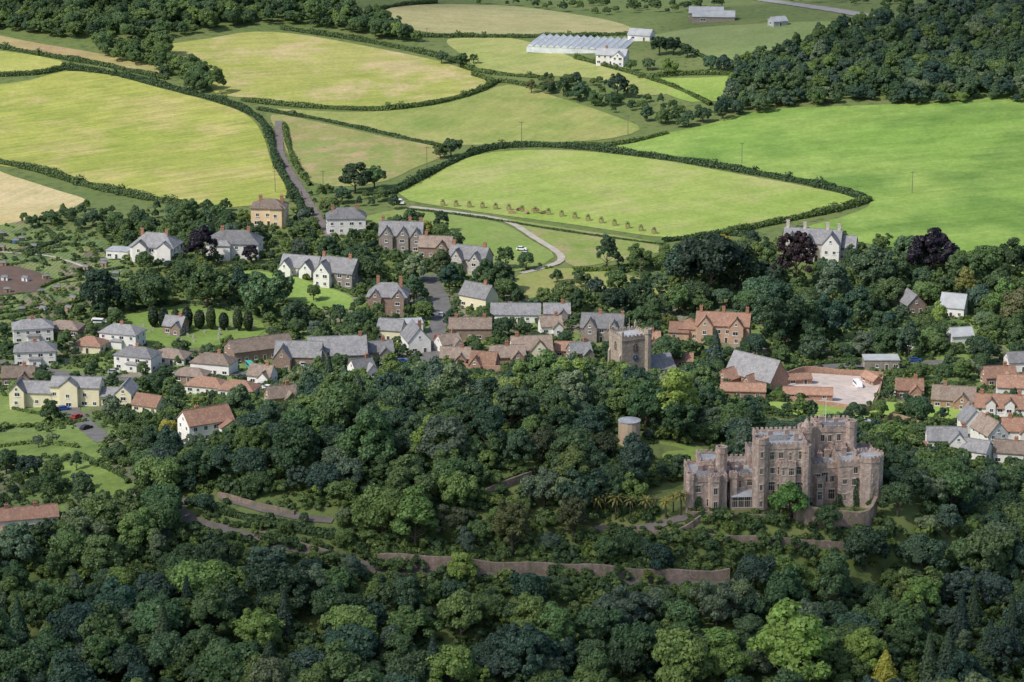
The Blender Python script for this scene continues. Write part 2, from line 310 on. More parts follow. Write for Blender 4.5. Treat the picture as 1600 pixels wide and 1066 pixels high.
# ---------------------------------------------------------------- foliage meshes
def leafmesh(name,p,n,s,mat,extra=None):
    k=len(p); n=n/np.maximum(np.linalg.norm(n,axis=1,keepdims=True),1e-6)
    r=rng.normal(size=(k,3)); a=np.cross(n,r); a/=np.maximum(np.linalg.norm(a,axis=1,keepdims=True),1e-6); b=np.cross(n,a)
    s=s[:,None]; vs=np.empty((k,4,3))
    for i,(ca,cb) in enumerate(((-1,-0.6),(0.7,-1),(1,0.7),(-0.6,1))):
        vs[:,i]=p+a*s*ca*rng.uniform(0.6,1.1,(k,1))+b*s*cb*rng.uniform(0.6,1.1,(k,1))
    V=vs.reshape(-1,3).tolist(); F=[(4*i,4*i+1,4*i+2,4*i+3) for i in range(k)]
    mats=[mat]; mi=[0]*k
    if extra:
        ev,ef,em=extra; o=len(V); V+=ev; F+=[tuple(o+i for i in f) for f in ef]; mi+=[1]*len(ef); mats.append(em)
    return mesh(name,V,F,mats,mi)
def sph(k):
    d=rng.normal(size=(k,3)); return d/np.linalg.norm(d,axis=1,keepdims=True)
def crown(R=5,zc=5.2,rz=4.6,nc=42,nl=150,leaf=0.27,mat=None,spread=(0.5,0.8),cr=(0.2,0.36),taper=0.0):
    pp=[];nn=[]
    ph=rng.uniform(0,6.28,4)
    for i in range(nc):
        d=sph(1)[0]
        if d[2]<-0.45: d[2]*=-0.8
        az=math.atan2(d[1],d[0]); lob=1+0.16*math.sin(2*az+ph[0])+0.12*math.sin(3*az+ph[1])+0.1*math.sin(5*d[2]+ph[2])
        tp=1-taper*max(d[2],0)
        c=d*np.array([R*tp,R*tp,rz])*rng.uniform(*spread)*lob; r=R*rng.uniform(*cr)
        q=sph(nl); out=d*0.9+np.array([0,0,0.4]); q=np.where((q@out)[:,None]<-0.35,-q,q)
        pp.append(c+np.array([0,0,zc])+q*r*rng.uniform(0.7,1.15,(nl,1))*np.array([1,1,0.8])); nn.append(q+0.5*rng.normal(size=(nl,3))+np.array([0,0,0.3]))
    p=np.concatenate(pp);n=np.concatenate(nn)
    return leafmesh('crown',p,n,leaf*rng.uniform(0.6,1.3,len(p)),mat or M['leaf'])
def conifer(R=3.6,Ht=14,n=6000,leaf=0.27,mat=None,power=0.9):
    t=rng.uniform(0,1,n)**1.5; z=1.2+t*(Ht-1.2)
    tier=np.floor(t*16)/16; fr=(t-tier)*16
    az=rng.uniform(0,6.28,n); rr=R*(1-t)**power*(0.75+0.3*(1-fr))*(1+0.16*np.sin(az*5+tier*37)+0.1*np.sin(az*9+tier*91))+0.12
    rad=rr*rng.uniform(0.55,1.0,n)**0.6
    p=np.stack([rad*np.cos(az),rad*np.sin(az),z-0.25*rad],1); nn=np.stack([np.cos(az),np.sin(az),np.full(n,0.9)],1)+0.45*rng.normal(size=(n,3))
    return leafmesh('crown',p,nn,leaf*rng.uniform(0.6,1.3,n),mat or M['leaf'])
def column(R=1.5,Ht=6.5,n=1500,leaf=0.22):
    d=sph(n); p=d*np.array([R,R,Ht/2-0.2])*(1+0.06*rng.normal(size=(n,1)))+np.array([0,0,Ht/2+0.4])
    return leafmesh('crown',p,d+0.4*rng.normal(size=(n,3)),leaf*rng.uniform(0.6,1.3,n),M['leaf'])
def trunkmesh(h=4.2,r=0.36,limbs=6,spread=2.6):
    g=G(); g.limb((0,0,-1),(0.1,0,h*0.5),r,r*0.75,8); g.limb((0.1,0,h*0.5),(0,0.1,h*1.3),r*0.75,r*0.3,7)
    for i in range(limbs):
        a=i*2.4; z=h*(0.45+0.1*i); g.limb((0.1,0,z),(spread*math.cos(a),spread*math.sin(a),z+2.0),r*0.42,r*0.1,5)
    return g.mesh('trunk',M['bark'])
CB=[crown(nc=56,cr=(0.16,0.32)),crown(nc=48,rz=5.4,zc=5.8,cr=(0.14,0.36),nl=150),crown(nc=70,cr=(0.12,0.26),nl=110),crown(nc=46,rz=4.2,zc=4.8,cr=(0.18,0.36),nl=160),crown(nc=62,rz=6.8,zc=7.0,taper=0.5,cr=(0.12,0.28),nl=115),crown(nc=56,spread=(0.35,0.92),cr=(0.14,0.28),nl=130),crown(nc=84,rz=4.8,cr=(0.1,0.22),nl=95,leaf=0.24),crown(nc=52,rz=6.0,zc=6.2,taper=0.3,cr=(0.15,0.32),nl=145),crown(nc=110,rz=5.6,zc=6.0,cr=(0.07,0.17),nl=70,leaf=0.22,taper=0.2)]
CC=[conifer(),conifer(R=4.2,Ht=12,power=0.75),conifer(R=3.0,Ht=15)]
CX=[column()]
CS=[crown(R=1.5,zc=1.0,rz=1.2,nc=12,nl=42,leaf=0.24,mat=M['shrub']) for _ in range(4)]
TB=trunkmesh(); TC=trunkmesh(6,0.3,0); TX=trunkmesh(1.5,0.12,0)
PAL=dict(b=(0.088,0.148,0.056),d=(0.054,0.096,0.044),l=(0.165,0.25,0.075),o=(0.115,0.128,0.055),y=(0.20,0.22,0.06),p=(0.036,0.026,0.036),c=(0.052,0.092,0.055),x=(0.034,0.058,0.028),g=(0.30,0.29,0.06),s=(0.125,0.178,0.11),m=(0.118,0.192,0.068),k=(0.070,0.126,0.072),v=(0.19,0.33,0.07))
LAB=dict(b='round leafy green broadleaf tree with full crown',d='dark green dense broadleaf tree',l='pale fresh green broadleaf tree in full leaf',o='olive brown green spreading yew tree',y='yellowish green leafy tree beside houses',p='dark purple copper beech with round crown',c='tall dark green pointed conifer tree',x='small dark clipped upright cypress tree',g='golden yellow conifer above dark woodland',s='grey green feathery tree',m='mid green broadleaf tree among woodland',k='deep bluish green broadleaf tree in woodland',v='bright green round tree before castle walls')
NM=dict(p='copper_beech_tree',c='conifer_tree',x='cypress_tree',g='golden_conifer_tree',o='yew_tree')
def tree(x,y,r,k,parts=True,name=None,hs=1.0):
    z=hz(x,y); nm=name or NM.get(k,'broadleaf_tree'); rz=random.uniform(0,6.28)
    if k in 'cg': cm=random.choice(CC);s=r/3.6;tm=TC
    elif k=='x': cm=CX[0];s=r/1.5;tm=TX
    elif k=='v': cm=CB[6];s=r/5.3;tm=TB
    else: cm=random.choice(CB);s=r/5.3;tm=TB
    sc=(s*random.uniform(0.92,1.1),s*random.uniform(0.92,1.1),s*hs*random.uniform(0.85,1.12))
    e=obj(nm,None,(x,y,z-0.1),rz,None,sc,LAB[k],'tree','trees in the '+('castle woodland' if nm!='cypress_tree' else 'churchyard row'))
    f=random.uniform(0.85,1.2); col=tuple(c*f*random.uniform(0.93,1.07) for c in PAL[k])
    cr=obj('crown',cm,parent=e,color=col); 
    if parts: obj('trunk',tm,parent=e)
    return cr
def scatter(name,pts,sources,color,label,cat):
    me=bpy.data.meshes.new(name); me.from_pydata([p[:3] for p in pts],[],[])
    for an,ty,vals in (('yaw','FLOAT',[random.uniform(0,6.28) for _ in pts]),('idx','INT',[random.randrange(len(sources)) for _ in pts])):
        a=me.attributes.new(an,ty,'POINT'); a.data.foreach_set('value',vals)
    a=me.attributes.new('scl','FLOAT_VECTOR','POINT'); a.data.foreach_set('vector',[c for p in pts for c in (p[3],p[3],p[3]*random.uniform(0.85,1.15))])
    o=obj(name,me,kind='stuff',label=label,cat=cat,color=color)
    ng=bpy.data.node_groups.new(name,'GeometryNodeTree'); ng.interface.new_socket('Geometry',in_out='INPUT',socket_type='NodeSocketGeometry'); ng.interface.new_socket('Geometry',in_out='OUTPUT',socket_type='NodeSocketGeometry')
    n=ng.nodes; gi=n.new('NodeGroupInput'); go=n.new('NodeGroupOutput'); ip=n.new('GeometryNodeInstanceOnPoints'); jn=n.new('GeometryNodeJoinGeometry')
    for s in sources:
        q=n.new('GeometryNodeObjectInfo'); q.inputs['Object'].default_value=s; q.inputs['As Instance'].default_value=True; ng.links.new(q.outputs['Geometry'],jn.inputs[0])
    ip.inputs['Pick Instance'].default_value=True
    def na(nm_,ty):
        q=n.new('GeometryNodeInputNamedAttribute'); q.data_type=ty; q.inputs['Name'].default_value=nm_; return [s for s in q.outputs if s.enabled][0]
    cx=n.new('ShaderNodeCombineXYZ'); ng.links.new(na('yaw','FLOAT'),cx.inputs[2])
    ng.links.new(gi.outputs[0],ip.inputs['Points']); ng.links.new(jn.outputs[0],ip.inputs['Instance'])
    ng.links.new(na('idx','INT'),ip.inputs['Instance Index']); ng.links.new(cx.outputs[0],ip.inputs['Rotation']); ng.links.new(na('scl','FLOAT_VECTOR'),ip.inputs['Scale'])
    ng.links.new(ip.outputs[0],go.inputs[0]); md=o.modifiers.new('scatter','NODES'); md.node_group=ng
    return o
def hedge(px,w=2.6,h=2.4,leaf=0.38,dens=34,label='long dark green field hedge between pastures',name='hedge',cat='hedge',group=None,road=True,pts=None,mat='hedge'):
    w*=0.72; h*=0.72
    pw=pts or [P(u,v) for u,v in px]; c=catmull(pw,False,2.0); pp=[];nn=[]; rows=[]; ph=random.random()*6
    for i,p in enumerate(c):
        t=(c[min(i+1,len(c)-1)]-c[max(i-1,0)]); t=t/np.linalg.norm(t); n_=np.array([-t[1],t[0]])
        f=0.9+0.14*math.sin(i*0.23+ph)+0.10*math.sin(i*0.61+2*ph)+random.uniform(-0.08,0.08)+(0.5 if random.random()<0.03 else 0); ww=w/2*f; hh=h*f
        z=hz(*p); rows.append((p,n_,ww,hh,z))
        k=int(dens*2); a=rng.uniform(0,math.pi,k); al=rng.uniform(-1.2,1.2,k); rr=rng.uniform(0.85,1.15,k)
        off=np.cos(a)*ww*rr; zz=np.sin(a)**0.7*hh*rr
        pp.append(np.stack([p[0]+n_[0]*off+t[0]*al,p[1]+n_[1]*off+t[1]*al,z+zz],1))
        nn.append(np.stack([n_[0]*np.cos(a),n_[1]*np.cos(a),np.sin(a)],1)+0.5*rng.normal(size=(k,3)))
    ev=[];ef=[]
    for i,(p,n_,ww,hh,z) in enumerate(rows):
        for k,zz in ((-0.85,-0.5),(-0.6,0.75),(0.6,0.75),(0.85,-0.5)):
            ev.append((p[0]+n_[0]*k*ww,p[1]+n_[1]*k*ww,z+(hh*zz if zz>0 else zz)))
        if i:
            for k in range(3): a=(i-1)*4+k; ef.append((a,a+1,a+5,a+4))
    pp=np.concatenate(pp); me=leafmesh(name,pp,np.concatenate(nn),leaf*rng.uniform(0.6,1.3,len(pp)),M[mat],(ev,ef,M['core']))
    obj(name,me,label=label,cat=cat,group=group)
    if road: ROADS.append((np.array(c),w/2))
for px,w,h in [
 ([(-40,248),(60,268),(130,290),(210,308),(300,325)],6,4),
 ([(100,108),(180,118),(260,138),(350,162),(400,184),(420,212),(432,255),(452,292),(470,325)],4.6,3.8),
 ([(444,196),(450,225),(462,258),(484,290)],3.2,2.6),
 ([(380,158),(480,168),(600,172),(700,158),(768,133),(740,118)],4.5,2.8),
 ([(765,133),(790,129),(850,140)],3,2.4),
 ([(405,172),(500,188),(600,210),(700,232)],2.6,2),
 ([(610,305),(680,268),(740,241),(800,230),(900,232),(1040,249),(1160,269),(1290,294),(1357,314)],5.6,3.4),
 ([(1357,314),(1312,328),(1200,352),(1130,368)],5.6,3.4),
 ([(735,238),(820,227),(900,227),(970,226),(1040,210)],3,2.2),
 ([(440,46),(560,64),(660,84),(720,100)],4,3.4),
 ([(600,57),(750,59),(900,58),(1000,54)],3.5,3),
 ([(-40,68),(60,86),(160,103),(260,124)],4,3),
 ([(-40,121),(60,116),(110,105)],4,3),
 ([(720,104),(760,115),(840,122)],3,2.6),
 ([(1000,122),(1090,117),(1165,118)],3,3),
 ([(900,92),(990,116),(1060,140),(1110,165)],3,2.6),
 ([(1000,58),(1060,72),(1110,98)],3,2.6),
 ([(1390,38),(1500,45)],3,3),
 ([(640,55),(560,38),(600,14),(680,5)],4,3),
 ([(640,328),(750,341),(880,362),(1040,384)],1.4,1.0),
 ([(1040,378),(1130,368),(1180,372)],4,3),
 ([(900,425),(980,420),(1040,400)],3,2.4),
 ([(300,785),(345,800),(400,815),(470,830),(530,842)],4.4,3.0),
 ([(120,712),(190,745),(200,755)],2,1.6),
 ([(0,668),(80,666),(130,660)],2,1.6),
 ([(170,560),(260,575),(330,590)],1.8,1.6),
 ([(350,425),(420,420),(470,430),(550,460)],2,2),
 ([(205,485),(290,474),(400,490)],2,1.8),
 ([(1230,580),(1300,568),(1400,566)],2.6,2.4),
 ([(1400,655),(1520,662)],2,1.8),
 ([(0,500),(60,490),(130,470),(205,445)],2.4,2.0),
 ([(60,352),(90,375),(60,392),(70,410)],1.6,1.6),
 ([(20,545),(120,560),(250,545)],1.8,1.6),
 ([(0,378),(60,384),(110,372)],1.4,1.4),
 ([(90,440),(130,430),(190,420)],1.4,1.4),
 ([(80,475),(60,455),(95,438)],1.4,1.4),
 ([(20,640),(60,648),(105,650)],1.4,1.4),([(0,700),(60,694),(120,700)],1.6,1.6),
 ([(160,600),(170,625),(230,640)],1.6,1.5),([(60,590),(100,596)],1.6,1.5),([(250,610),(300,625),(380,632)],1.6,1.6),([(1440,600),(1500,612),(1550,606)],1.8,1.6),([(1380,608),(1440,606)],1.8,1.6),
]: hedge(px,w,h)
for i in range(60):
    u=random.uniform(0,190); v=random.uniform(372,492); p=P(u,v)
    if not inpoly(p.x,p.y,ALL) or (v>415 and v<462 and u<90): continue
    a=random.choice([0.4,0.4,1.97])+random.uniform(-0.1,0.1); L=random.uniform(4,9)
    hedge(None,random.uniform(1.2,2.6),random.uniform(0.5,1.3),0.2,22,'low row of green vegetables on allotment plot','vegetable_row','vegetables','vegetable rows on the allotments',False,[(p.x,p.y),(p.x+L*math.cos(a),p.y+L*math.sin(a))],'shrub')
# ---------------------------------------------------------------- buildings
WC={}
def winmesh(w,h,fr='frame',mull=1):
    k=(round(w,2),round(h,2),fr,mull)
    if k in WC: return WC[k]
    g=G(); t=0.1
    g.box(-w/2,w/2,-0.05,0.06,-h/2,-h/2+t,0); g.box(-w/2,w/2,-0.05,0.06,h/2-t,h/2,0)
    g.box(-w/2,-w/2+t,-0.05,0.06,-h/2+t,h/2-t,0); g.box(w/2-t,w/2,-0.05,0.06,-h/2+t,h/2-t,0)
    g.box(-w/2-0.1,w/2+0.1,-0.14,0.05,-h/2-0.1,-h/2-0.002,0)
    if fr=='castletrim':
        g.box(-w/2-0.15,w/2+0.15,-0.12,0.05,h/2+0.003,h/2+0.16,0)
        if h>1.9: g.box(-w/2+t,w/2-t,-0.045,0.05,h*0.12,h*0.12+0.09,0)
    for i in range(mull):
        x=-w/2+w*(i+1)/(mull+1); g.box(x-0.035,x+0.035,-0.04,0.05,-h/2+t,h/2-t,0)
    g.box(-w/2+t,w/2-t,-0.02,0.05,-h/2+t,h/2-t,1)
    me=g.mesh('window',[M[fr],M['glass']]); WC[k]=me; return me
DOOR=None
def doormesh():
    global DOOR
    if DOOR is None:
        g=G(); g.box(-0.5,0.5,-0.05,0.05,0,2.05,0); g.box(-0.62,-0.5,-0.07,0.05,0,2.15,1); g.box(0.5,0.62,-0.07,0.05,0,2.15,1); g.box(-0.5,0.5,-0.07,0.05,2.05,2.2,1)
        DOOR=g.mesh('door',[M['door'],M['frame']])
    return DOOR
def roofmesh(L,W,h,rh,kind,mat,ov=0.4,t=0.2):
    g=G()
    if kind in('gable','gabley'):
        if kind=='gabley': L,W=W,L
        k=rh/(W/2); y=W/2+ov; ze=h-ov*k
        prof=[(-y,ze-0.02),(-y,ze+t),(0,h+rh+t*1.2),(y,ze+t),(y,ze-0.02),(0,h+rh-0.02)]
        g.prism(prof,-L/2-ov*0.6,L/2+ov*0.6,'x' if kind=='gable' else 'y')
        if kind=='gable': g.box(-L/2-ov*0.6,L/2+ov*0.6,-0.12,0.12,h+rh+t*0.9,h+rh+t*1.2+0.1)
        else: g.box(-0.12,0.12,-L/2-ov*0.6,L/2+ov*0.6,h+rh+t*0.9,h+rh+t*1.2+0.1)
    elif kind=='hip':
        a=L/2+ov;b=W/2+ov; r=max(L/2-W/2*0.9,0.4) if L>=W else 0.4; rl=(r,0) if L>=W else (0.3,max(W/2-L/2,0.4))
        z=h-0.1
        g.v=[(-a,-b,z),(a,-b,z),(a,b,z),(-a,b,z),(-a,-b,z+t),(a,-b,z+t),(a,b,z+t),(-a,b,z+t)]
        g.f=[(0,3,2,1),(0,1,5,4),(1,2,6,5),(2,3,7,6),(3,0,4,7)]
        g.v+=[(-rl[0],-rl[1],h+rh),(rl[0],rl[1],h+rh)]
        if L>=W: g.f+=[(4,5,9,8),(5,6,9),(6,7,8,9),(7,4,8)]
        else: g.f+=[(4,5,8),(5,6,9,8),(6,7,9),(7,4,8,9)]
        g.m=[0]*len(g.f)
    else:
        g.box(-L/2-0.2,L/2+0.2,-W/2-0.2,W/2+0.2,h+0.01,h+0.3)
    return g.mesh('roof',mat)
def wallmesh(L,W,h,rh,kind,mat):
    g=G()
    if kind=='gable': g.prism([(-W/2,-2.5),(W/2,-2.5),(W/2,h),(0,h+rh),(-W/2,h)],-L/2,L/2,'x')
    elif kind=='gabley': g.prism([(-L/2,-2.5),(L/2,-2.5),(L/2,h),(0,h+rh),(-L/2,h)],-W/2,W/2,'y')
    else: g.box(-L/2,L/2,-W/2,W/2,-2.5,h)
    return g.mesh('wall',mat)
def chimmesh(h,mat):
    g=G(); g.box(-0.55,0.55,-0.35,0.35,-2.5,h,0); g.box(-0.63,0.63,-0.43,0.43,h-0.25,h+0.02,0)
    for x in (-0.28,0.28): g.cyl(x,0,h+0.02,h+0.5,0.13,0.1,8,1)
    return g.mesh('chimney',[mat,M['brick']])
def building(name,label,u,v,yaw,blocks,wall='white',roof='slate',chim=(),cat='house',win=(1.15,1.25),frame='frame',brickch=True,door=True,sp=3.0,protect=True,sc=1.0):
    yaw+=random.uniform(-5,5)
    p=P(u,v); root=obj(name,None,p,math.radians(yaw),None,sc,label=label,cat=cat)
    roofs=[]
    for bi,b in enumerate(blocks):
        ox,oy,L,W,h,rh,kind=b[:7]; wm=M[b[7]] if len(b)>7 else M[wall]; rm=M[b[8]] if len(b)>8 else M[roof]
        h+=bi*0.013; L+=bi*0.017
        obj('wall',wallmesh(L,W,h,rh,kind,wm),(ox,oy,0),parent=root)
        ro=obj('roof',roofmesh(L,W,h,rh,kind,rm),(ox,oy,0),parent=root); roofs.append((ro,ox,oy))
        def blocked(x,y,zz):
            for bj,c in enumerate(blocks):
                if bj!=bi and abs(x-c[0])<c[2]/2+0.35 and abs(y-c[1])<c[3]/2+0.35 and zz<c[4]+0.6: return True
            return False
        nf=max(1,int((h+0.4)/2.6))
        ww,wh=win
        for (len_,cx,cy,dx,dy,rz) in ((L,ox,oy-W/2,1,0,0),(W,ox-L/2,oy,0,-1,-math.pi/2),(W,ox+L/2,oy,0,1,math.pi/2)):
            n=max(1,int(len_/sp))
            for k in range(nf):
                for i in range(n):
                    t=(i+0.5)/n*len_-len_/2+random.uniform(-0.25,0.25); zz=min(1.5+2.65*k,h-wh/2-0.15); x=cx+dx*t;y=cy+dy*t
                    if random.random()<(0.3 if rz else 0.08): continue
                    nx_,ny_=(0,-0.05) if rz==0 else ((-0.05,0) if rz<0 else (0.05,0))
                    if blocked(x+nx_,y+ny_,zz): continue
                    if door and bi==0 and rz==0 and k==0 and i==n//2:
                        obj('door',doormesh(),(x,y-0.01,0),parent=root); continue
                    obj('window',winmesh(ww*(1.5 if (i+k+bi)%3==0 else 1),wh,frame,1),(x+nx_*0.2,y+ny_*0.2,zz),rz,root)
        if kind=='gabley' and rh>2.2 and not blocked(ox,oy-W/2-0.05,h+0.3): obj('window',winmesh(0.9,1.1,frame,1),(ox,oy-W/2-0.01,h+rh*0.3),0,root)
        if kind=='gable' and rh>2.2 and not blocked(ox-L/2-0.05,oy,h+0.3): obj('window',winmesh(0.9,1.1,frame,1),(ox-L/2-0.01,oy,h+rh*0.3),-math.pi/2,root)
    for c in chim:
        ro,rx,ry=roofs[0]; obj('chimney',chimmesh(c[2],M['brick'] if brickch else wm),(c[0]-rx,c[1]-ry,0),parent=ro)
    r=sc*max(math.hypot(abs(b[0])+b[2]/2,abs(b[1])+b[3]/2)*0.8 for b in blocks); OCC.append((p.x,p.y,r))
    if protect:
        hh=sc*max(b[4]+b[5] for b in blocks); s=1/S(p); PROT.append((u-r*s*0.85,u+r*s*0.85,v-hh*s*0.95,v+2))
    return root
SEM=[(0,0,14,8.5,5.4,2.6,'hip')]
wlab='white rendered semi detached house with grey hipped roof'
for (u,v,y,roof) in [(52,532,12,'slate'),(56,568,4,'slate'),(192,540,-18,'slate'),(216,576,-18,'slate')]:
    building('semi_detached_house',wlab,u,v,y,SEM+[(0,-4.6,4,1.6,3.0,0.8,'hip')],'white',roof,[(0,0,9)],brickch=True)
building('house','white house with brown hipped roof on a corner plot',335,582,-12,[(0,0,14,8.5,4.2,2.8,'hip')],'white','brownroof',[(2,0,8.2)])
building('bungalow','low bungalow with brown tiled hipped roof',102,522,-10,[(0,0,12,8,2.8,2.4,'hip')],'brownstone','brownroof')
building('bungalow','low cottage with reddish brown roof',142,548,-15,[(0,0,10,8,2.8,2.6,'hip')],'cream','redroof')
building('bungalow','low brick bungalow with brown hipped roof',268,566,-15,[(0,0,12,8,2.6,2.4,'hip')],'white','brownroof')
building('bungalow','long low house with red brown tiled roof',325,612,-15,[(0,0,13,8,2.8,2.4,'hip')],'white','redroof')
building('bungalow','low house with red brown roof and white walls',374,618,-10,[(0,0,12,8,2.8,2.6,'hip')],'white','redroof')
building('cottage','brown roofed small cottage beside trees',300,595,-15,[(0,0,11,7,2.6,2.2,'hip')],'brownstone','brownroof')
building('modern_house','large cream modern house with grey gabled wings',122,632,-8,[(0,0,15,7,6.6,2.0,'gable'),(-12,0,10,7,4.4,2.4,'gable'),(-17.5,-2,4.5,7,5.0,2.4,'gabley'),(-1.5,-3.8,5.5,3,7.0,2.2,'gabley'),(12,0,9,6,3.8,1.8,'gable'),(15.5,-1.5,5,9,5.6,2.4,'gabley')],'cream','slate',sc=1.08)
building('cottage','small cottage with bright red tiled roof',234,642,-20,[(0,0,9,7,2.8,2.6,'gable')],'cream','redroof')
building('white_house','white house with red brown tiled roof and balcony',322,684,25,[(0,0,13,8,5.4,3.0,'gable'),(5,-4.5,6,4,4.2,1.5,'gabley')],'white','redroof',[(-2,1,9)],sc=1.1)
building('terraced_house','long white terrace with orange red tiled roof',40,826,12,[(0,0,18,6,4.0,2.4,'gable')],'white','redroof',[(-5,0,7.6),(3,0,7.6)])
building('cottage','white cottage with red gabled roof beside woods',10,858,-30,[(0,0,9,6,3.6,2.8,'gable')],'white','redroof',[(2,0,7)],protect=False)
building('villa','large white villa with hipped slate roof',367,400,-6,[(0,0,18,10,5.4,3.8,'hip'),(-3,-5.4,5,3,5.2,1.6,'hip')],'white','slate',[(-4,0,10.4),(5,0,10.4)],sc=1.15)
building('villa','slate roofed house with brick chimneys and white bays',245,404,-12,[(0,0,16,10,5.2,4.2,'hip'),(-4,-5.4,5,2.4,5.4,2,'gabley'),(5,-5.4,5,2.4,5.4,2,'gabley')],'white','slate',[(-5,0,10.6),(4,0,10.6)],sc=1.12)
building('flat_roofed_house','low white flat roofed extension',188,402,-12,[(0,0,9,7,3.2,0,'flat')],'white','lead')
building('peach_house','large pale peach rendered villa with brown hipped roof',422,350,-6,[(0,0,11.5,9,6.4,2.4,'hip'),(2.8,-5,4,2.2,6.6,1.4,'hip')],'peach','brownroof',[(-3,0,9.8),(4,1,9.6)],sc=1.22)
building('white_house','tall white house with slate hipped roof',541,362,4,[(0,0,14.5,9,6.0,3.4,'hip')],'white','slate',[(-5,0,10.4),(4,0,10.4)],sc=1.08)
building('stone_villa','victorian stone villa with three slate gables',628,388,-10,[(0,0,16,8.5,6.0,4.0,'gable'),(-5,-4.4,4.6,3,6.0,3.2,'gabley'),(1,-4.4,4.2,3,6.0,3.0,'gabley'),(6,-5,4,3.6,5.8,3,'gabley')],'stone','slate',[(-7,1,11.6),(3,1,11.6),(7,1,11.4)],sc=1.08)
building('stone_house','brown stone house with dark tiled roof',682,400,-14,[(0,0,13,8,4.6,3.4,'gable'),(3,-4.5,4.5,3,4.6,2.6,'gabley')],'brownstone','brownroof',[(-4,0,9.6)])
building('stone_house','stone house with steep slate gables and chimneys',735,424,-24,[(0,0,14,8,5.6,3.6,'gable'),(-3,-4.6,4.4,3,5.6,3.2,'gabley'),(4,-4.6,4,3,5.4,2.8,'gabley')],'greystone','slate',[(-6,0,10.8),(5.5,0,10.8)],sc=1.1)
building('bungalow','pale bungalow with steep grey gables',472,427,-12,[(0,0,15,8,3.4,3.6,'gable'),(-4.5,-5,5,5,3.4,3.0,'gabley'),(4,-5,5,5,3.4,3.0,'gabley')],'white','slate')
building('house','slate roofed house with pale gable and chimneys',532,444,-22,[(0,0,13,9,5.4,4.0,'gable'),(-4,-5,6,4,5.2,3.8,'gabley','white')],'stone','slate',[(4,0,11),(-6,0,11)],sc=1.1)
building('brick_house','tall brown brick house with slate roof and red chimneys',607,486,-3,[(0,0,14,9,6.2,4.2,'hip'),(-4,-4.7,4.2,1.8,6.2,2.6,'gabley'),(4,-4.7,4.2,1.8,6.2,2.6,'gabley')],'brownstone','slate',[(-3.5,0,12.6),(4.5,0,12.6)],sc=1.05)
building('school_building','long low brown walled building with grey roof',405,558,24,[(0,0,22,10,4.2,3.0,'gable')],'brownstone','brownroof',cat='building')
building('school_building','stone school building with steep slate gables',468,572,-8,[(0,0,16,8,4.6,4.2,'gable'),(-5,-5,6,5,4.6,4.0,'gabley')],'brownstone','slate',cat='building')
building('school_building','long stone hall with broad grey slate roof',527,566,3,[(0,0,20,11,4.2,5.0,'gable'),(-6,-6,5,3,4.0,3,'gabley')],'stone','slate',[(8,0,10.6)],cat='building')
building('cottage','cream cottage with steep slate roof',748,480,-35,[(0,0,11,7,4.6,3.6,'gable')],'cream','slate',[(3,0,9.6)],sc=1.1)
building('house','long pale house with low grey slate roof',806,500,-4,[(0,0,18,8,3.2,3.0,'gable')],'white','slate')
building('terraced_house','red brown stone terrace with tiled roof',735,528,4,[(0,0,15,8,4.6,2.8,'gable')],'brownstone','brownroof',[(-5,0,8.8),(5,0,8.8)])
building('flat_roofed_house','white flat roofed building by the street',640,520,5,[(0,0,9,7,4.2,0,'flat')],'white','lead')
building('white_cottage','white gabled cottage with steep grey roof',650,546,18,[(0,0,8,12,4.6,4.6,'gabley')],'white','slate',[(2,3,9.6)])
building('cottage','cottage with brown roof beside the street',612,530,-16,[(0,0,9,7,4.4,3,'gable')],'cream','slate')
building('terraced_house','row of street cottages with brown roofs',792,568,8,[(0,0,12,7,3.4,3.0,'gable'),(3,-4,4,3,3.2,2.4,'gabley')],'redstone','brownroof',[(0,0,8)])
building('cottage','cream cottage with broad gable and brown roof',830,560,8,[(0,0,14,9,4.0,4.0,'gable'),(2,-5,7,4,4.0,4.2,'gabley')],'cream','brownroof',[(-5,0,9.6)])
building('cottage','red roofed stone cottage beside the wall',757,578,-12,[(0,0,9,7,3.0,3.4,'gable'),(-2,-4,4,3,3,2.8,'gabley')],'redstone','redroof')
building('stone_house','stone house with two gables and slate roof',942,530,-4,[(0,0,15,8.5,5.4,4.0,'gable'),(-4,-4.8,5,3,5.2,3.8,'gabley'),(4.4,-4.8,4,3,5.2,3.2,'gabley')],'stone','slate',[(-1,0,11),(7,0,10.6)])
building('manor_house','large pink stone manor with red tiled roofs',1130,530,-8,[(0,0,19,10,6.4,3.4,'gable'),(-6,-5.6,5.4,3,6.4,3.4,'gabley'),(5,-5.6,5,3,6.4,3.2,'gabley'),(-12,1,7,8,4.0,3,'hip'),(-15.5,0,7,8,3.0,2.6,'gable')],'pinkstone','redroof',[(-8,0,12),(0,0,12),(8.4,0,12)],win=(1.3,1.5))
building('cottage','low cottage with red clay roof',890,556,0,[(0,0,10,6,2.8,2.2,'gable')],'redstone','redroof')
building('cottage','small red roofed outbuilding by the churchyard',1062,572,0,[(0,0,9,5,2.6,2.0,'gable')],'redstone','redroof')
building('grey_mansion','large pale stone house with grey roofs and tall chimneys',1270,402,-14,[(0,0,20,10,6.4,3.8,'gable'),(-7,-5.8,5.5,4,6.4,3.6,'gabley'),(-1,-5.4,4.5,3,6.4,3.0,'gabley'),(7,-6.2,6,5,6.8,3.8,'gabley','white'),(12,1,6,8,5,3,'gable')],'greystone','slate',[(-9,0,13),(-3,0,12.6),(5,0,12.8),(9,0,12.6)],brickch=False,sc=1.12)
building('white_cottage','white cottage with steep pale grey gable',1490,492,-22,[(0,0,9,9,4.0,4.0,'gable')],'white','tin')
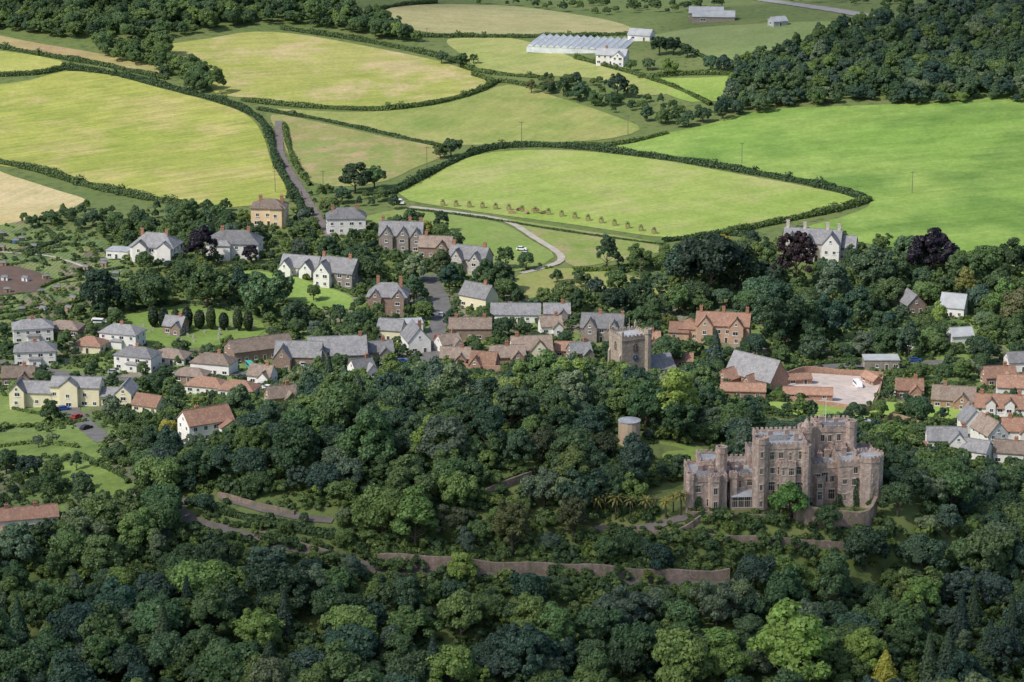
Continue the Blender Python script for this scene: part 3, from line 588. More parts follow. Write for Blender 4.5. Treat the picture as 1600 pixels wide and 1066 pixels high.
building('barn','dark gabled wooden barn in trees',1424,486,15,[(0,0,7,10,3.6,3.6,'gabley')],'brownstone','slate',cat='barn')
building('tithe_barn','large red sandstone tithe barn with grey slate roof',1182,604,-38,[(0,0,20,10,4.8,6.4,'gable'),(-7,-7.5,7,6,4.0,2.8,'gabley','redstone','redroof'),(2,-6.5,4,4,3.6,2.4,'gabley','redstone','redroof')],'redstone','slate',cat='barn',win=(0.7,1.2),sp=6,sc=0.95)
building('outbuilding','long low red sandstone range beside yard',1155,620,-8,[(0,0,17,5,2.8,1.8,'gable')],'redstone','redroof',cat='outbuilding',sp=5)
building('outbuilding','low range with red tile roof inside walled yard',1262,624,-6,[(0,0,16,4.2,2.4,1.6,'gable')],'redstone','redroof',cat='outbuilding',sp=5)
building('outbuilding','small lean to range against the yard wall',1246,600,12,[(0,0,9,3.6,2.2,1.4,'gable')],'redstone','redroof',cat='outbuilding',sp=4)
building('outbuilding','small open cart shed with red tile roof',1362,600,-70,[(0,0,8,3.6,2.2,1.4,'gable')],'redstone','redroof',cat='outbuilding',sp=4)
building('shed','low flat roofed grey shed',1376,574,-3,[(0,0,12,7,3.4,0,'flat')],'stone','tin',cat='shed')
building('cottage','small pale cottage with grey roof',1500,534,8,[(0,0,8,6,3.0,2.2,'gable')],'white','tin')
building('cottage','red sandstone cottage with tiled roof by lawn',1490,634,-10,[(0,0,14,8,3.2,3.4,'gable'),(3,-4.6,5,3,3,2.6,'gabley')],'redstone','brownroof',[(-3,0,8)])
building('white_house','white house with red brown roof and dormers',1562,655,-5,[(0,0,16,8,5.0,3.2,'gable'),(-3,-3,3,3,6.4,1.4,'gabley'),(3,-3,3,3,6.4,1.4,'gabley')],'white','redroof',[(6,0,9.8),(-6,0,9.8)])
building('white_house','white house with orange red tiled roof',1590,620,-5,[(0,0,14,8,4.4,3,'gable')],'white','redroof',[(3,0,9)])
building('cottage','white cottage with grey roof by the road',1594,578,10,[(0,0,10,7,3.8,2.6,'gable')],'white','slate')
building('white_cottage','white gabled cottage on village street',1545,694,25,[(0,0,7,11,4.8,3.8,'gabley')],'white','brownroof',[(0,2,9.4)])
building('white_cottage','tall white gabled cottage beside the lane',1518,680,10,[(0,0,7,9,5.2,4.2,'gabley')],'white','slate',[(0,2,10)])
building('house','house with grey slate roof and cross gable by trees',1478,702,-5,[(0,0,12,7,4.0,3.0,'gable'),(3,-4,5,4,4.0,2.8,'gabley')],'white','slate',[(5,0,8.4)])
building('white_cottage','white rendered cottage with red roof and chimney',1592,692,-10,[(0,0,11,7,5.0,3.0,'gable'),(2,-5,4,3,5,2.6,'gabley')],'white','redroof',[(-3,0,9.4)])
building('cottage','small slate roofed cottage on lane',1526,716,-25,[(0,0,8,6,3.2,2.6,'gable')],'white','slate')
building('cottage','white cottage with brown roof at lane end',1576,722,-15,[(0,0,9,6,4.0,2.8,'gable')],'white','brownroof',[(2,0,8)])
for i,(u,v,y,ww,rr) in enumerate([(590,560,10,'stone','slate'),(565,588,25,'white','slate'),(700,548,30,'white','brownroof'),(712,570,-5,'redstone','brownroof'),(860,520,5,'white','brownroof'),(905,562,20,'stone','slate'),(1010,545,0,'redstone','redroof'),(440,632,20,'brownstone','brownroof'),(410,598,-15,'white','brownroof'),(30,600,5,'brownstone','brownroof'),(275,520,-15,'brownstone','slate'),(1560,600,5,'redstone','redroof'),(1420,620,-5,'redstone','redroof'),(870,500,0,'stone','slate')]):
    building('cottage','small '+{'redstone':'red stone','white':'white walled'}.get(ww,'stone')+' cottage with '+{'slate':'slate','brownroof':'brown tiled','redroof':'red tiled'}[rr]+' roof',u,v,y,[(0,0,random.uniform(7,11),6.5,3.4,2.8,'gable'),(2,-3.6,3.6,2.6,3.0,1.9,'gabley')],ww,rr,[(2,0,7.6)])
building('farmhouse','white farmhouse with grey roof beside greenhouses',957,100,-10,[(0,0,15,8,5.2,2.4,'gable'),(4,-5,6,4,4.8,2.4,'gabley')],'white','tin',[(-3,0,8.8)])
building('farm_building','small white farm building near greenhouses',1002,62,-20,[(0,0,12,8,3,2.4,'gable')],'white','tin',cat='barn',sp=5)
building('farm_barn','long grey metal roofed farm barn',1115,33,-6,[(0,0,22,11,3.2,2.2,'gable'),(-4,8,18,9,3.6,2.4,'gable')],'stone','tin',cat='barn',sp=8,win=(2,1.2))
building('farm_barn','pale metal farm shed in fields',1215,40,20,[(0,0,8,7,2.8,1.8,'gable')],'tin','tin',cat='barn',sp=6)
gp=P(908,74); gr=obj('greenhouse',None,gp,math.radians(-14),label='large multi span commercial greenhouse with white glass roof',cat='greenhouse')
g=G(); g.box(-25,25,-15,15,-1,2.2); obj('wall',g.mesh('wall',M['ghglass']),parent=gr)
g=G()
for i in range(14):
    x=-25+50/14*i; w_=50/14; g.prism([(x+0.1,2.2),(x+w_-0.1,2.2),(x+w_/2,3.5)],-15.2,15.2,'y'); g.box(x+w_/2-0.08,x+w_/2+0.08,-15.2,15.2,3.48,3.6,1); g.box(x-0.15,x+0.15,-15.3,15.3,2.22,2.4,2)
obj('roof',g.mesh('roof',[M['ghglass'],M['frame'],M['stone']]),parent=gr); OCC.append((gp.x,gp.y,30)); PROT.append((830,985,58,92))
# ---------------------------------------------------------------- castle
cp=P(1222,796); CY=math.radians(4)
castle=obj('castle',None,(cp.x,cp.y,cp.z),CY,None,(0.95,0.95,1.03),label='pink red sandstone castle with battlements, towers and turrets',cat='castle')
def parapet(g,poly,z0,h=0.9,mer=0.85,t=0.45):
    n=len(poly)
    for i in range(n):
        a=Vector(poly[i]);b=Vector(poly[(i+1)%n]); d=(b-a);L=d.length;d/=L; nn=Vector((d.y,-d.x))
        def pc(s0,s1,za,zb,o=0.08):
            k=len(g.v); q=[a+d*s0+nn*o,a+d*s1+nn*o,a+d*s1-nn*t,a+d*s0-nn*t]
            for z in (za,zb):
                for c in q: g.v.append((c.x,c.y,z))
            for f in ((0,3,2,1),(4,5,6,7),(0,1,5,4),(1,2,6,5),(2,3,7,6),(3,0,4,7)): g.f.append(tuple(k+j for j in f)); g.m.append(0)
        e=0.003*i
        pc(-0.05,L+0.04-e,z0-0.25-e,z0+h-e); pc(-0.1,L+0.1-e,z0-0.5-e,z0-0.27-e,0.18)
        k=max(2,round(L/(mer*1.9))); 
        for j in range(k+1):
            s=j*L/k; w=mer/2
            pc(max(s-w,-0.02+e),min(s+w,L-e),z0+h+0.002,z0+h+mer*0.8-e,0.07)
def ctower(poly,h,nm='tower',mat='castle',roof='lead',par=castle,mer=0.72):
    g=G(); k=len(poly)
    for z in (-4,h-1.0):
        for p in poly: g.v.append((p[0],p[1],z))
    for i in range(k): j=(i+1)%k; g.f.append((i,j,k+j,k+i)); g.m.append(0)
    g.f.append(tuple(k+i for i in range(k))); g.m.append(0)
    t=obj(nm,g.mesh(nm,M[mat]),parent=par)
    gb=G(); parapet(gb,poly,h-1.0,0.7,mer); obj('battlement',gb.mesh('battlement',M[mat]),parent=t)
    c=(sum(p[0] for p in poly)/k,sum(p[1] for p in poly)/k); q=[(c[0]+(p[0]-c[0])*0.96,c[1]+(p[1]-c[1])*0.96,h-0.93) for p in poly]
    obj('roof',mesh('roof',q,[tuple(range(k))],M[roof]),parent=t)
    return t
def rect(x0,x1,y0,y1): return [(x0,y0),(x1,y0),(x1,y1),(x0,y1)]
def octa(cx,cy,r,k=8,ph=0.39): return [(cx+r*math.cos(2*math.pi*i/k+ph),cy+r*math.sin(2*math.pi*i/k+ph)) for i in range(k)]
def cwin(x,y,z,w=1.5,h=2.2,rz=0,par=castle): obj('window',winmesh(w,h,'castletrim',2 if w>1.3 else 1),(x,y,z),rz,par)
def frontwins(x0,x1,y,zs,n,w=1.3,h=2.0):
    for zi,z in enumerate(zs):
        for i in range(n):
            r=random.random()
            if r<0.1: continue
            ww=w*random.choice([0.6,1,1,1.35]); hh=h*random.choice([0.75,1,1,1.15])
            cwin(x0+(i+0.5)*(x1-x0)/n+random.uniform(-0.3,0.3),y-0.01,z+random.uniform(-0.25,0.25),round(ww,1),round(hh,1))
ctower(rect(-26.5,-16,0,15),9.6,'wing'); frontwins(-26,-16.5,0,(2.4,6.4),3)
ctower(octa(-26.3,0.6,1.5),10.4,'turret',mer=0.6); ctower(octa(-19.5,-0.3,1.9,6,0),10.0,'bay_turret',mer=0.55)
cwin(-19.5,-1.97,6,1.2,1.9); cwin(-19.5,-1.97,2.2,1.2,1.9)
ctower(rect(-23,-15.6,7,16),12.0,'tower'); ctower(octa(-17.0,5.5,1.7),16.0,'turret',mer=0.6)
ctower(rect(-16.1,-7,3.0,15),9.0,'wing'); frontwins(-15.6,-8,3.0,(6.6,),3); frontwins(-15.6,-14,3.0,(2.4,),1)
ctower(rect(-14.9,-13,0.9,3.1),10.1,'bay_turret',mer=0.5)
ctower(rect(-7.2,6.3,-2.5,12),19.0,'tower'); frontwins(-5,5.6,-2.5,(3,7.3,11.6,15.6),4,1.4,2.2)
ctower(octa(-6.9,-2.2,2.3),20.8,'turret',mer=0.65)
for z in (3,7.5,12,16.5): cwin(-6.9,-4.36,z,0.9,1.7)
ctower(octa(6.1,-2.0,1.5),18.2,'turret',mer=0.6)
ctower(rect(-1.5,3.0,-3.8,-2.45),14.2,'bay_turret',mer=0.5); frontwins(-1.2,2.7,-3.8,(3,7.5,11.6),2,1.2,2)
ctower(rect(6.2,16.5,4,15),11.4,'wing'); frontwins(6.9,16,4,(2.8,7.2),4,1.4,2.4)
ctower(octa(11.2,3.9,1.8,6,0),8.0,'bay_turret',mer=0.5); cwin(11.2,2.33,2.8,1.4,2.4); cwin(11.2,2.33,5.6,1.4,1.4)
ctower(rect(16.3,22.6,0.8,15.5),12.8,'wing'); frontwins(16.8,22.2,0.8,(2.8,7.0,10.2),2,1.3,1.9)
ctower(octa(25.2,3.6,4.3,10,0.31),14.0,'tower'); 
for z in (3,8): cwin(25.2,3.6-4.11,z,1.1,2.0)
ctower(rect(22.5,28.3,6,19),12.2,'wing')
ctower(rect(11.5,22.4,13.5,23),18.6,'tower'); frontwins(12,22,13.5,(15.4,),4,1.2,1.9)
ctower(octa(21.8,14,1.7),20.0,'turret',mer=0.6); ctower(octa(12.3,15.0,1.2),19.6,'turret',mer=0.5)
ctower(rect(3,11,12,20),14.6,'tower'); ctower(rect(16,20,11.5,14),14.2,'tower')
t=ctower(octa(8.6,12.5,2.7),19.4,'turret',mer=0.6); g=G(); g.cyl(8.6,12.5,18.4,21.4,2.2,0.2,8,0,0.39); g.cyl(8.6,12.5,21.3,22.2,0.08,0.05,6); obj('spire',g.mesh('spire',M['castle']),parent=t)
ctower(rect(-8,4,11.5,20),12.6,'wing'); ctower(rect(-16,-7.5,14.5,22),8.6,'wing')
for x,y,z in ((-11,8,8.2),(-13,11,8.2),(-3,6,18.0),(2,7,18.0),(4,3,18.0),(12,9,10.6),(9,6,10.6),(14.6,12,10.6),(19,9,12),(18,18,17.6),(14,20,17.6),(6,15,13.8),(-20,4,8.8),(-23,6,8.8)):
    g=G(); g.box(-0.7,0.7,-0.45,0.45,0,2.6); g.cyl(-0.3,0,2.6,3.2,0.16,0.13,8); g.cyl(0.3,0,2.6,3.2,0.16,0.13,8); g.box(-0.8,0.8,-0.55,0.55,2.3,2.58); obj('chimney',g.mesh('chimney',M['castle']),(x,y,z-0.4),parent=castle)
for x,y,z,L_,W_ in ((-11.8,7,8.1,6,3),(-21,4.5,8.7,7,3),(11,8,10.5,7,3.4),(-1,5,18.1,6,3),(17,17,17.7,7,3.4)):
    g=G(); g.prism([(-W_/2,0),(W_/2,0),(0,1.1)],-L_/2,L_/2,'x'); obj('roof',g.mesh('roof',M['slate']),(x,y,z),parent=castle)
g=G(); g.box(-3.6,3.6,-2.6,0,-1.5,0.6); obj('bay_base',g.mesh('bay_base',M['castle']),(-10.9,2.95,0),parent=castle)
g=G(); g.prism([(-3.1,3.7),(0,3.7),(0,4.8)],-3.9,3.9,'x'); obj('bay_roof',g.mesh('bay_roof',M['lead']),(-10.9,2.95,0),parent=castle)
for i in range(4): obj('window',winmesh(1.7,3.0,'castletrim',2),(-10.9-2.7+1.8*i,2.95-2.55,2.15),0,castle)
for r_ in (-1,1): obj('window',winmesh(2.3,3.0,'castletrim',2),(-10.9+3.55*r_,2.95-1.25,2.15),r_*math.pi/2,castle)
g=G(); g.cyl(0,0,0,8,0.09,0.05,6); obj('flagpole',g.mesh('flagpole',M['frame']),(15,18,17.6),parent=castle)
pp=[];nn=[]
for (x0,x1,y,zt,n) in ((-26,-22.5,-0.2,5,500),(-16.2,-15.0,2.7,8,260),(-4.6,-2.2,-2.75,7,420),(4,6,-2.8,9,380),(7,9,3.8,6,300),(14.5,18,0.6,4.5,420),(20.4,22.4,0.55,9,420)):
    t=rng.uniform(0,1,n)**1.6; xx=rng.uniform(0,1,n); cx=(x0+x1)/2; xx=cx+(xx-0.5)*(x1-x0)*(1.25-t)+0.25*np.sin(t*9)
    pp.append(np.stack([xx,np.full(n,y)-rng.uniform(0,0.25,n),t*zt-0.8],1)); nn.append(np.array([0,-1,0.4])+0.5*rng.normal(size=(n,3)))
pp=np.concatenate(pp); obj('ivy',leafmesh('ivy',pp,np.concatenate(nn),0.2*rng.uniform(0.6,1.3,len(pp)),M['ivy']),parent=castle)
for a in np.linspace(-24,26,6): OCC.append((cp.x+a,cp.y+8,13))
PROT.append((1066,1376,640,804))
for i in range(60):
    a=random.uniform(-27,29); yy=-4.6-random.uniform(0,3.0)+(2 if a<-17 else 0)
    x=cp.x+a; y=cp.y+yy+0.07*a; SHX.append((x,y,hz(x,y)-0.1,random.uniform(0.35,0.8)))
sp_=P(983,692); s=obj('garden_tower',None,sp_,0.2,label='squat round tan stone garden tower with flat cap',cat='tower')
g=G(); g.cyl(0,0,-2,6.6,3.2,3.15,16); obj('wall',g.mesh('wall',M['towerstone']),parent=s)
g=G(); g.cyl(0,0,6.6,6.8,3.3,3.3,16); g.cyl(0,0,6.8,7.3,3.2,0.6,16); obj('roof',g.mesh('roof',M['lead']),parent=s)
g=G(); g.box(-0.5,0.5,-0.1,0.1,0,2.0); obj('door',g.mesh('door',M['door']),(1.2,-3.0,0),0.38,s)
OCC.append((sp_.x,sp_.y,6)); PROT.append((960,1006,648,696))
# ---------------------------------------------------------------- church
chp=P(982,604); ch=obj('church',None,chp,math.radians(24),label='medieval stone parish church with square battlemented tower',cat='church')
ctower(rect(-4.9,4.9,-4.9,4.9),18.8,'tower','churchstone','lead',ch)
t=ctower(octa(4.6,-4.6,1.3),20.4,'turret','churchstone','lead',ch,0.5)
for x,y in ((-4.6,-4.6),(4.6,4.6),(-4.6,4.6)):
    g=G(); g.box(-0.35,0.35,-0.35,0.35,-0.2,1.4); g.cyl(0,0,1.4,2.6,0.42,0.04,4,0,0.785); obj('pinnacle',g.mesh('pinnacle',M['churchstone']),(x,y,18.8),parent=ch)
for sx,sy in ((-1,-1),(-1,1),(1,1)):
    g=G(); g.prism([(0,-3),(1.5,-3),(1.2,6),(0.7,6.4),(0.6,12),(0,13)],-0.5,0.5,'y'); obj('buttress',g.mesh('buttress',M['churchstone']),(4.87*sx,4.0*sy,0),math.pi if sx<0 else 0,ch)
g=G(); g.prism([(-0.8,-1.4),(0.8,-1.4),(0.8,0.7),(0,1.6),(-0.8,0.7)],-0.06,0.1,'y'); g.box(-0.04,0.04,-0.12,-0.06,-1.4,1.4,1)
for zz in np.arange(-1.2,1,0.45): g.box(-0.7,0.7,-0.1,-0.062,zz,zz+0.12,1)
BW=g.mesh('window',[M['glass'],M['churchstone']])
for (x,y,rz) in ((0,-4.93,0),(-4.93,0,-math.pi/2),(4.93,0,math.pi/2)):
    obj('window',BW,(x,y,14.6),rz,ch); obj('window',BW,(x,y,8),rz,ch,scale=(0.6,1,0.7))
g=G(); g.cyl(0,0,0,0.12,1.0,1.0,20,0); g.box(-0.05,0.05,-0.02,0.7,0.12,0.16,1); g.box(-0.5,0.02,-0.05,0.05,0.12,0.16,1)
me=g.mesh('clock_face',[simple('clock_blue',(0.06,0.1,0.2)),simple('gilt',(0.6,0.45,0.1))]); o=obj('clock_face',me,(0,-4.92,11.2),0,ch); o.rotation_euler=(math.pi/2,0,0)
g=G(); g.prism([(-4.6,-2),(4.6,-2),(4.6,6),(0,9.6),(-4.6,6)],4.9,15,'x'); obj('nave',g.mesh('nave',M['churchstone']),parent=ch)
g=G(); g.prism([(-5,5.7),(-5,6),(0,10),(5,6),(5,5.7),(0,9.65)],4.9,15.2,'x'); obj('roof',g.mesh('roof',M['slate']),parent=ch)
for i in range(3): obj('window',BW,(7+3.2*i,-4.62,4),0,ch)
g=G(); g.cyl(0,0,0,6,0.07,0.04,6); obj('flagpole',g.mesh('flagpole',M['frame']),(0,0,17.5),parent=ch)
OCC.append((chp.x,chp.y,9)); OCC.append((chp.x+9,chp.y+4,8)); PROT.append((950,1016,515,592))
# ---------------------------------------------------------------- walls
def wallline(px,h,t=0.6,mat='redstone',label='long red sandstone garden wall',step=1.5,name='stone_wall',green=0.0):
    pw=[P(u,v) for u,v in px]; c=catmull(pw,False,step); vs=[];fs=[]; gp_=random.random()*6
    for i,p in enumerate(c):
        tt=(c[min(i+1,len(c)-1)]-c[max(i-1,0)]); tt=tt/np.linalg.norm(tt); n_=np.array([-tt[1],tt[0]])
        z=hz(*p); top=z+h*(1+0.1*math.sin(i*0.21)+0.07*math.sin(i*0.53))+random.uniform(-0.06,0.06)
        for k,zz in ((-1,z-2.0),(-0.92,top),(0.92,top),(1,z-2.0)): q=p+n_*k*t/2; vs.append((q[0],q[1],zz))
        if i:
            for k in range(3): a=(i-1)*4+k; fs.append((a,a+1,a+5,a+4))
        ge=green*(0.6+math.sin(i*0.17+gp_)+0.5*math.sin(i*0.41))
        if random.random()<ge: SHX.append((p[0]+random.uniform(-1,1),p[1]-t/2-random.uniform(0.5,2.2),z-0.3,random.uniform(0.6,1.8)))
        if random.random()<green*0.8: SHX.append((p[0]+random.uniform(-1,1),p[1]+t/2+random.uniform(0.6,1.6),z+h*0.55,random.uniform(0.5,1.1)))
    e=len(c)*4-4; fs+=[(0,3,2,1),(e,e+1,e+2,e+3)]
    obj(name,mesh(name,vs,fs,M[mat]),label=label,cat='wall'); ROADS.append((np.array(c),0.4))
wallline([(590,884),(680,888),(760,893),(850,897),(900,900),(1000,906),(1140,906)],3.2,0.9,'wallstone','high weathered red stone retaining wall below castle woods',green=0.75)
wallline([(400,838),(455,852),(500,866),(520,872)],1.7,0.6,'wallstone','red stone wall beside the castle drive',green=0.4)
wallline([(745,782),(780,768),(830,748)],2.2,0.6,'wallstone','red stone wall climbing the wooded slope',green=0.3)
wallline([(1060,842),(1120,846),(1180,848),(1260,852),(1330,858)],1.8,0.7,'wallstone','low red stone terrace wall below castle',green=0.5)
wallline([(940,838),(1000,838),(1060,836),(1095,815)],1.7,0.6,'wallstone','stone wall edging the castle terrace',green=0.4)
wallline([(1240,812),(1270,820),(1320,824),(1356,822),(1368,802)],4.4,1.0,'wallstone','curved high retaining wall under castle terrace',green=0.3)
wallline([(1075,806),(1130,808),(1200,812),(1236,812)],1.2,0.6,'wallstone','pale stone parapet of castle terrace',green=0.3)
wallline([(340,776),(400,792),(460,806)],1.4,0.5,'wallstone','red stone wall by upper drive',green=0.5)
wallline([(770,700),(812,697)],1.6,0.6,'wallstone','short stone wall on hill top')
wallline([(1095,600),(1130,612),(1200,620)],2.4,0.5)
wallline([(1215,600),(1262,584),(1380,592)],2.4,0.5,label='red sandstone wall enclosing gravel yard')
wallline([(1380,592),(1358,642),(1300,636),(1235,626)],1.6,0.5,label='red sandstone wall at front of gravel yard',green=0.1)
wallline([(690,575),(760,582),(850,586),(950,592)],2.4,0.5,label='red sandstone churchyard wall',green=0.2)
wallline([(1030,560),(1080,572),(1140,576)],1.8,0.5,green=0.2); wallline([(1400,690),(1450,700),(1500,708)],1.8,0.5,green=0.2); wallline([(1390,655),(1440,668)],2,0.5,green=0.2)
wallline([(640,585),(700,592),(760,600)],2,0.5,label='red stone garden wall by car park')
for r_ in ((610,680,868,893),(755,850,876,900),(900,1000,884,908),(1050,1120,888,912),(275,380,794,848),(420,510,840,872),(750,830,742,782),(1030,1110,682,726),(925,1070,770,836),(1070,1340,800,850),(345,440,776,804),(95,210,720,785),(-40,200,350,500),(-40,110,622,668),(-40,160,676,716),(200,410,480,545),(365,548,428,486),(1215,1380,580,645),(1200,1520,628,660),(820,1040,422,462),(436,520,190,380),(1195,1270,742,820),
   (1005,1125,975,1090),(1165,1305,950,1090),(598,688,925,1014),(1478,1590,885,1010),(1365,1400,990,1080),(690,760,930,1004)): PROT.append(r_)
# ---------------------------------------------------------------- small things
def carmeshes(kind):
    g=G(); gl=G()
    if kind=='car':
        g.prism([(-2.1,0.3),(2.1,0.3),(2.15,0.65),(2.0,0.85),(1.1,0.95),(-1.9,0.98),(-2.12,0.8)],-0.86,0.86,'y'); g.prism([(-1.35,1.42),(0.35,1.42),(0.3,1.5),(-1.25,1.5)],-0.68,0.68,'y')
        gl.prism([(-1.85,0.97),(1.05,0.94),(0.38,1.43),(-1.38,1.43)],-0.74,0.74,'y')
    else:
        g.prism([(-2.6,0.35),(2.6,0.35),(2.65,0.9),(2.1,1.25),(1.55,2.1),(-2.5,2.2),(-2.62,2.0)],-0.98,0.98,'y')
        gl.prism([(-2.3,1.3),(2.0,1.3),(1.62,1.95),(-2.3,1.95)],-1.0,1.0,'y')
    w=G(); 
    w.v=[(0.32*math.cos(a),y,0.32*math.sin(a)) for y in (-0.1,0.1) for a in [i*math.pi/6 for i in range(12)]]
    w.f=[(i,(i+1)%12,12+(i+1)%12,12+i) for i in range(12)]+[tuple(range(12))[::-1],tuple(range(12,24))]; w.m=[0]*14
    return g,gl.mesh('glass',M['glass']),w.mesh('wheel',M['tyre'])
CM={}
def car(u,v,yaw,col,kind='car'):
    if kind not in CM: CM[kind]=carmeshes(kind)
    g,gl,wh=CM[kind]; k=(kind,col)
    if k not in CM: CM[k]=g.mesh('body',M['car_'+col])
    p=P(u,v,0.3)
    e=obj('parked_'+kind,None,p,math.radians(yaw),label=f'{col} parked {kind} in the village',cat=kind,group='vehicles parked in the village')
    obj('body',CM[k],parent=e); obj('windows',gl,parent=e); L=1.3 if kind=='car' else 1.7
    for a in (-L,L):
        for b in (-0.84,0.84): obj('wheel',wh,(a,b,0.32),parent=e)
car(155,508,-8,'white','van'); car(391,577,-70,'teal','van'); car(622,320,-5,'white','van'); car(1340,606,-80,'white','van')
car(480,575,10,'white','van')
cols=['white','silver','red','blue','black','silver']
for i,(u,v,y) in enumerate([(596,576,20),(606,580,20),(616,572,20),(628,568,20),(640,574,20),(700,560,-20),(712,566,-20),(690,495,80),(683,530,80),(655,505,10),(672,585,0),(735,572,0),(815,392,-10),(822,400,-20),(120,655,60),(100,642,20),(135,672,50),(178,585,0),(420,610,-30),(410,606,-30),(560,592,5),(1405,540,20),(1490,552,0),(1462,545,40),(1420,548,10),(1350,662,-5),(1385,664,-5),(1110,556,0),(10,576,-10),(275,590,0),(255,118,-20),(650,590,0),(860,580,0),(1430,566,5),(1325,652,0)]):
    car(u,v,y,cols[i%6])
M['shedroof']=simple('felt_roof',(0.2,0.2,0.2),(0.14,0.14,0.14),0.5)
def shed(u,v,yaw,c,label):
    p=P(u,v); e=obj('garden_shed',None,p,math.radians(yaw),None,0.85,label=label,cat='shed',group='sheds on the allotments')
    obj('wall',wallmesh(3,2.2,1.9,0.7,'gable',c),parent=e); obj('roof',roofmesh(3,2.2,1.9,0.7,'gable',M['shedroof'],0.15,0.06),parent=e)
    g=G(); g.box(-0.4,0.4,-0.04,0.02,0,1.7); obj('door',g.mesh('door',M['door']),(0.3,-1.1,0),parent=e)
blue=simple('blue_plastic',(0.1,0.22,0.42)); grn=simple('green_paint',(0.08,0.16,0.08))
for i in range(34):
    u=random.uniform(0,190); v=random.uniform(368,490)
    if u>60+ (v-365)*1.0 and v<400: continue
    c,l=[(M['wood'],'small brown wooden shed on an allotment'),(grn,'small green wooden shed on an allotment'),(M['ghglass'],'small pale glass greenhouse on an allotment'),(blue,'small blue shed on an allotment')][random.choice([0,0,0,1,1,2,3])]
    shed(u,v,random.uniform(-30,30),c,l)
g=G()
g.prism([(-0.4,-0.3),(0.4,-0.3),(0.4,0.9),(0.2,1.15),(-0.2,1.15),(-0.4,0.9)],-0.09,0.09,'y'); g.box(-0.5,0.5,-0.2,0.2,-0.3,0.12)
gm=g.mesh('gravestone',M['grave'])
for i in range(110):
    u=random.uniform(215,400); v=random.uniform(488,535)
    if abs((v-510))/(28)+abs((u-305))/(105)>1.1: continue
    p=P(u,v,0.15); obj('gravestone',gm,p,random.uniform(-0.3,0.0),label='small grey upright gravestone on churchyard grass',cat='gravestone',group='gravestones in the churchyard')
g=G()
for x in (-0.8,0.8):
    for y in (-0.8,0.8): g.box(x-0.08,x+0.08,y-0.08,y+0.08,-0.3,1.6)
for z in (0.5,1.0,1.4):
    for y in (-0.85,0.81): g.box(-0.9,0.9,y,y+0.05,z,z+0.14)
    for x in (-0.89,0.85): g.box(x,x+0.04,-0.79,0.79,z+0.003,z+0.137)
tg=g.mesh('tree_guard',M['wood'])
sap=leafmesh('sapling',rng.normal(size=(90,3))*0.4+np.array([0,0,2.0]),rng.normal(size=(90,3)),np.full(90,0.16),M['shrub'])
for i in range(17):
    t=i/16; p=P(692+t*330,322+t*44-8*math.sin(t*3.1),0.15)
    e=obj('tree_guard',tg,p,0.2,label='wooden slatted guard around a young field tree',cat='tree guard',group='tree guards along the field edge'); obj('sapling',sap,parent=e)
for i in range(5):
    p=P(800+i*12,334-(i%2)*5,0.15)
    gl=G(); gl.limb((-1.6,0,0.35),(1.6,0,0.35),0.34,0.3,10); gl.limb((-1.5,0.7,0.33),(1.4,0.6,0.33),0.3,0.3,10); gl.limb((-1.4,0.3,0.9),(1.3,0.35,0.85),0.28,0.26,10)
    obj('log_pile',gl.mesh('log_pile',M['wood']),p,i,label='stack of pale cut logs on grass',cat='log pile',group='log piles in the field')
g=G(); g.cyl(0,0,-1,9.5,0.17,0.11,8); g.box(-1.0,1.0,-0.06,0.06,8.9,9.05)
for x in (-0.9,0,0.9): g.cyl(x,0,9.06,9.3,0.05,0.05,6)
pm=g.mesh('utility_pole',M['pole'])
for u,v in [(981,212),(1159,256),(1425,302),(815,222),(505,300),(667,262),(667,72),(430,300),(1000,440),(1310,430)]:
    obj('utility_pole',pm,P(u,v),0.3,label='wooden utility pole with crossarm in a field',cat='utility pole',group='utility poles across the fields')
g=G()
for i in range(26):
    a=i*2.4; el=0.9-1.5*(i/26); p0=Vector((0,0,4.2)); 
    d=Vector((math.cos(a)*math.cos(el),math.sin(a)*math.cos(el),math.sin(el))); s_=Vector((-math.sin(a),math.cos(a),0))*0.22
    p1=p0+d*1.1; p2=p0+d*2.0-Vector((0,0,0.6)); n=len(g.v)
    g.v+=[tuple(p0-s_*0.3),tuple(p0+s_*0.3),tuple(p1+s_),tuple(p1-s_),tuple(p2)]; g.f+=[(n,n+1,n+2,n+3),(n+3,n+2,n+4)]; g.m+=[0,0]
pc=g.mesh('crown',M['leaf']); g=G(); g.cyl(0,0,-0.5,2.2,0.22,0.17,8); g.cyl(0,0,2.2,4.3,0.17,0.2,8); pt=g.mesh('trunk',M['bark'])
for u,v in [(932,812),(945,806),(962,812),(985,810),(1008,812),(1022,806),(1040,812),(1052,800),(1064,806),(940,790)]:
    p=P(u,v); s_=random.uniform(1.1,1.5); e=obj('palm_tree',None,p,random.uniform(0,6),None,s_,'small palm tree with yellow green fronds on castle terrace','tree','palms on the castle terrace')
    obj('crown',pc,parent=e,color=(0.24,0.23,0.07)); obj('trunk',pt,parent=e)
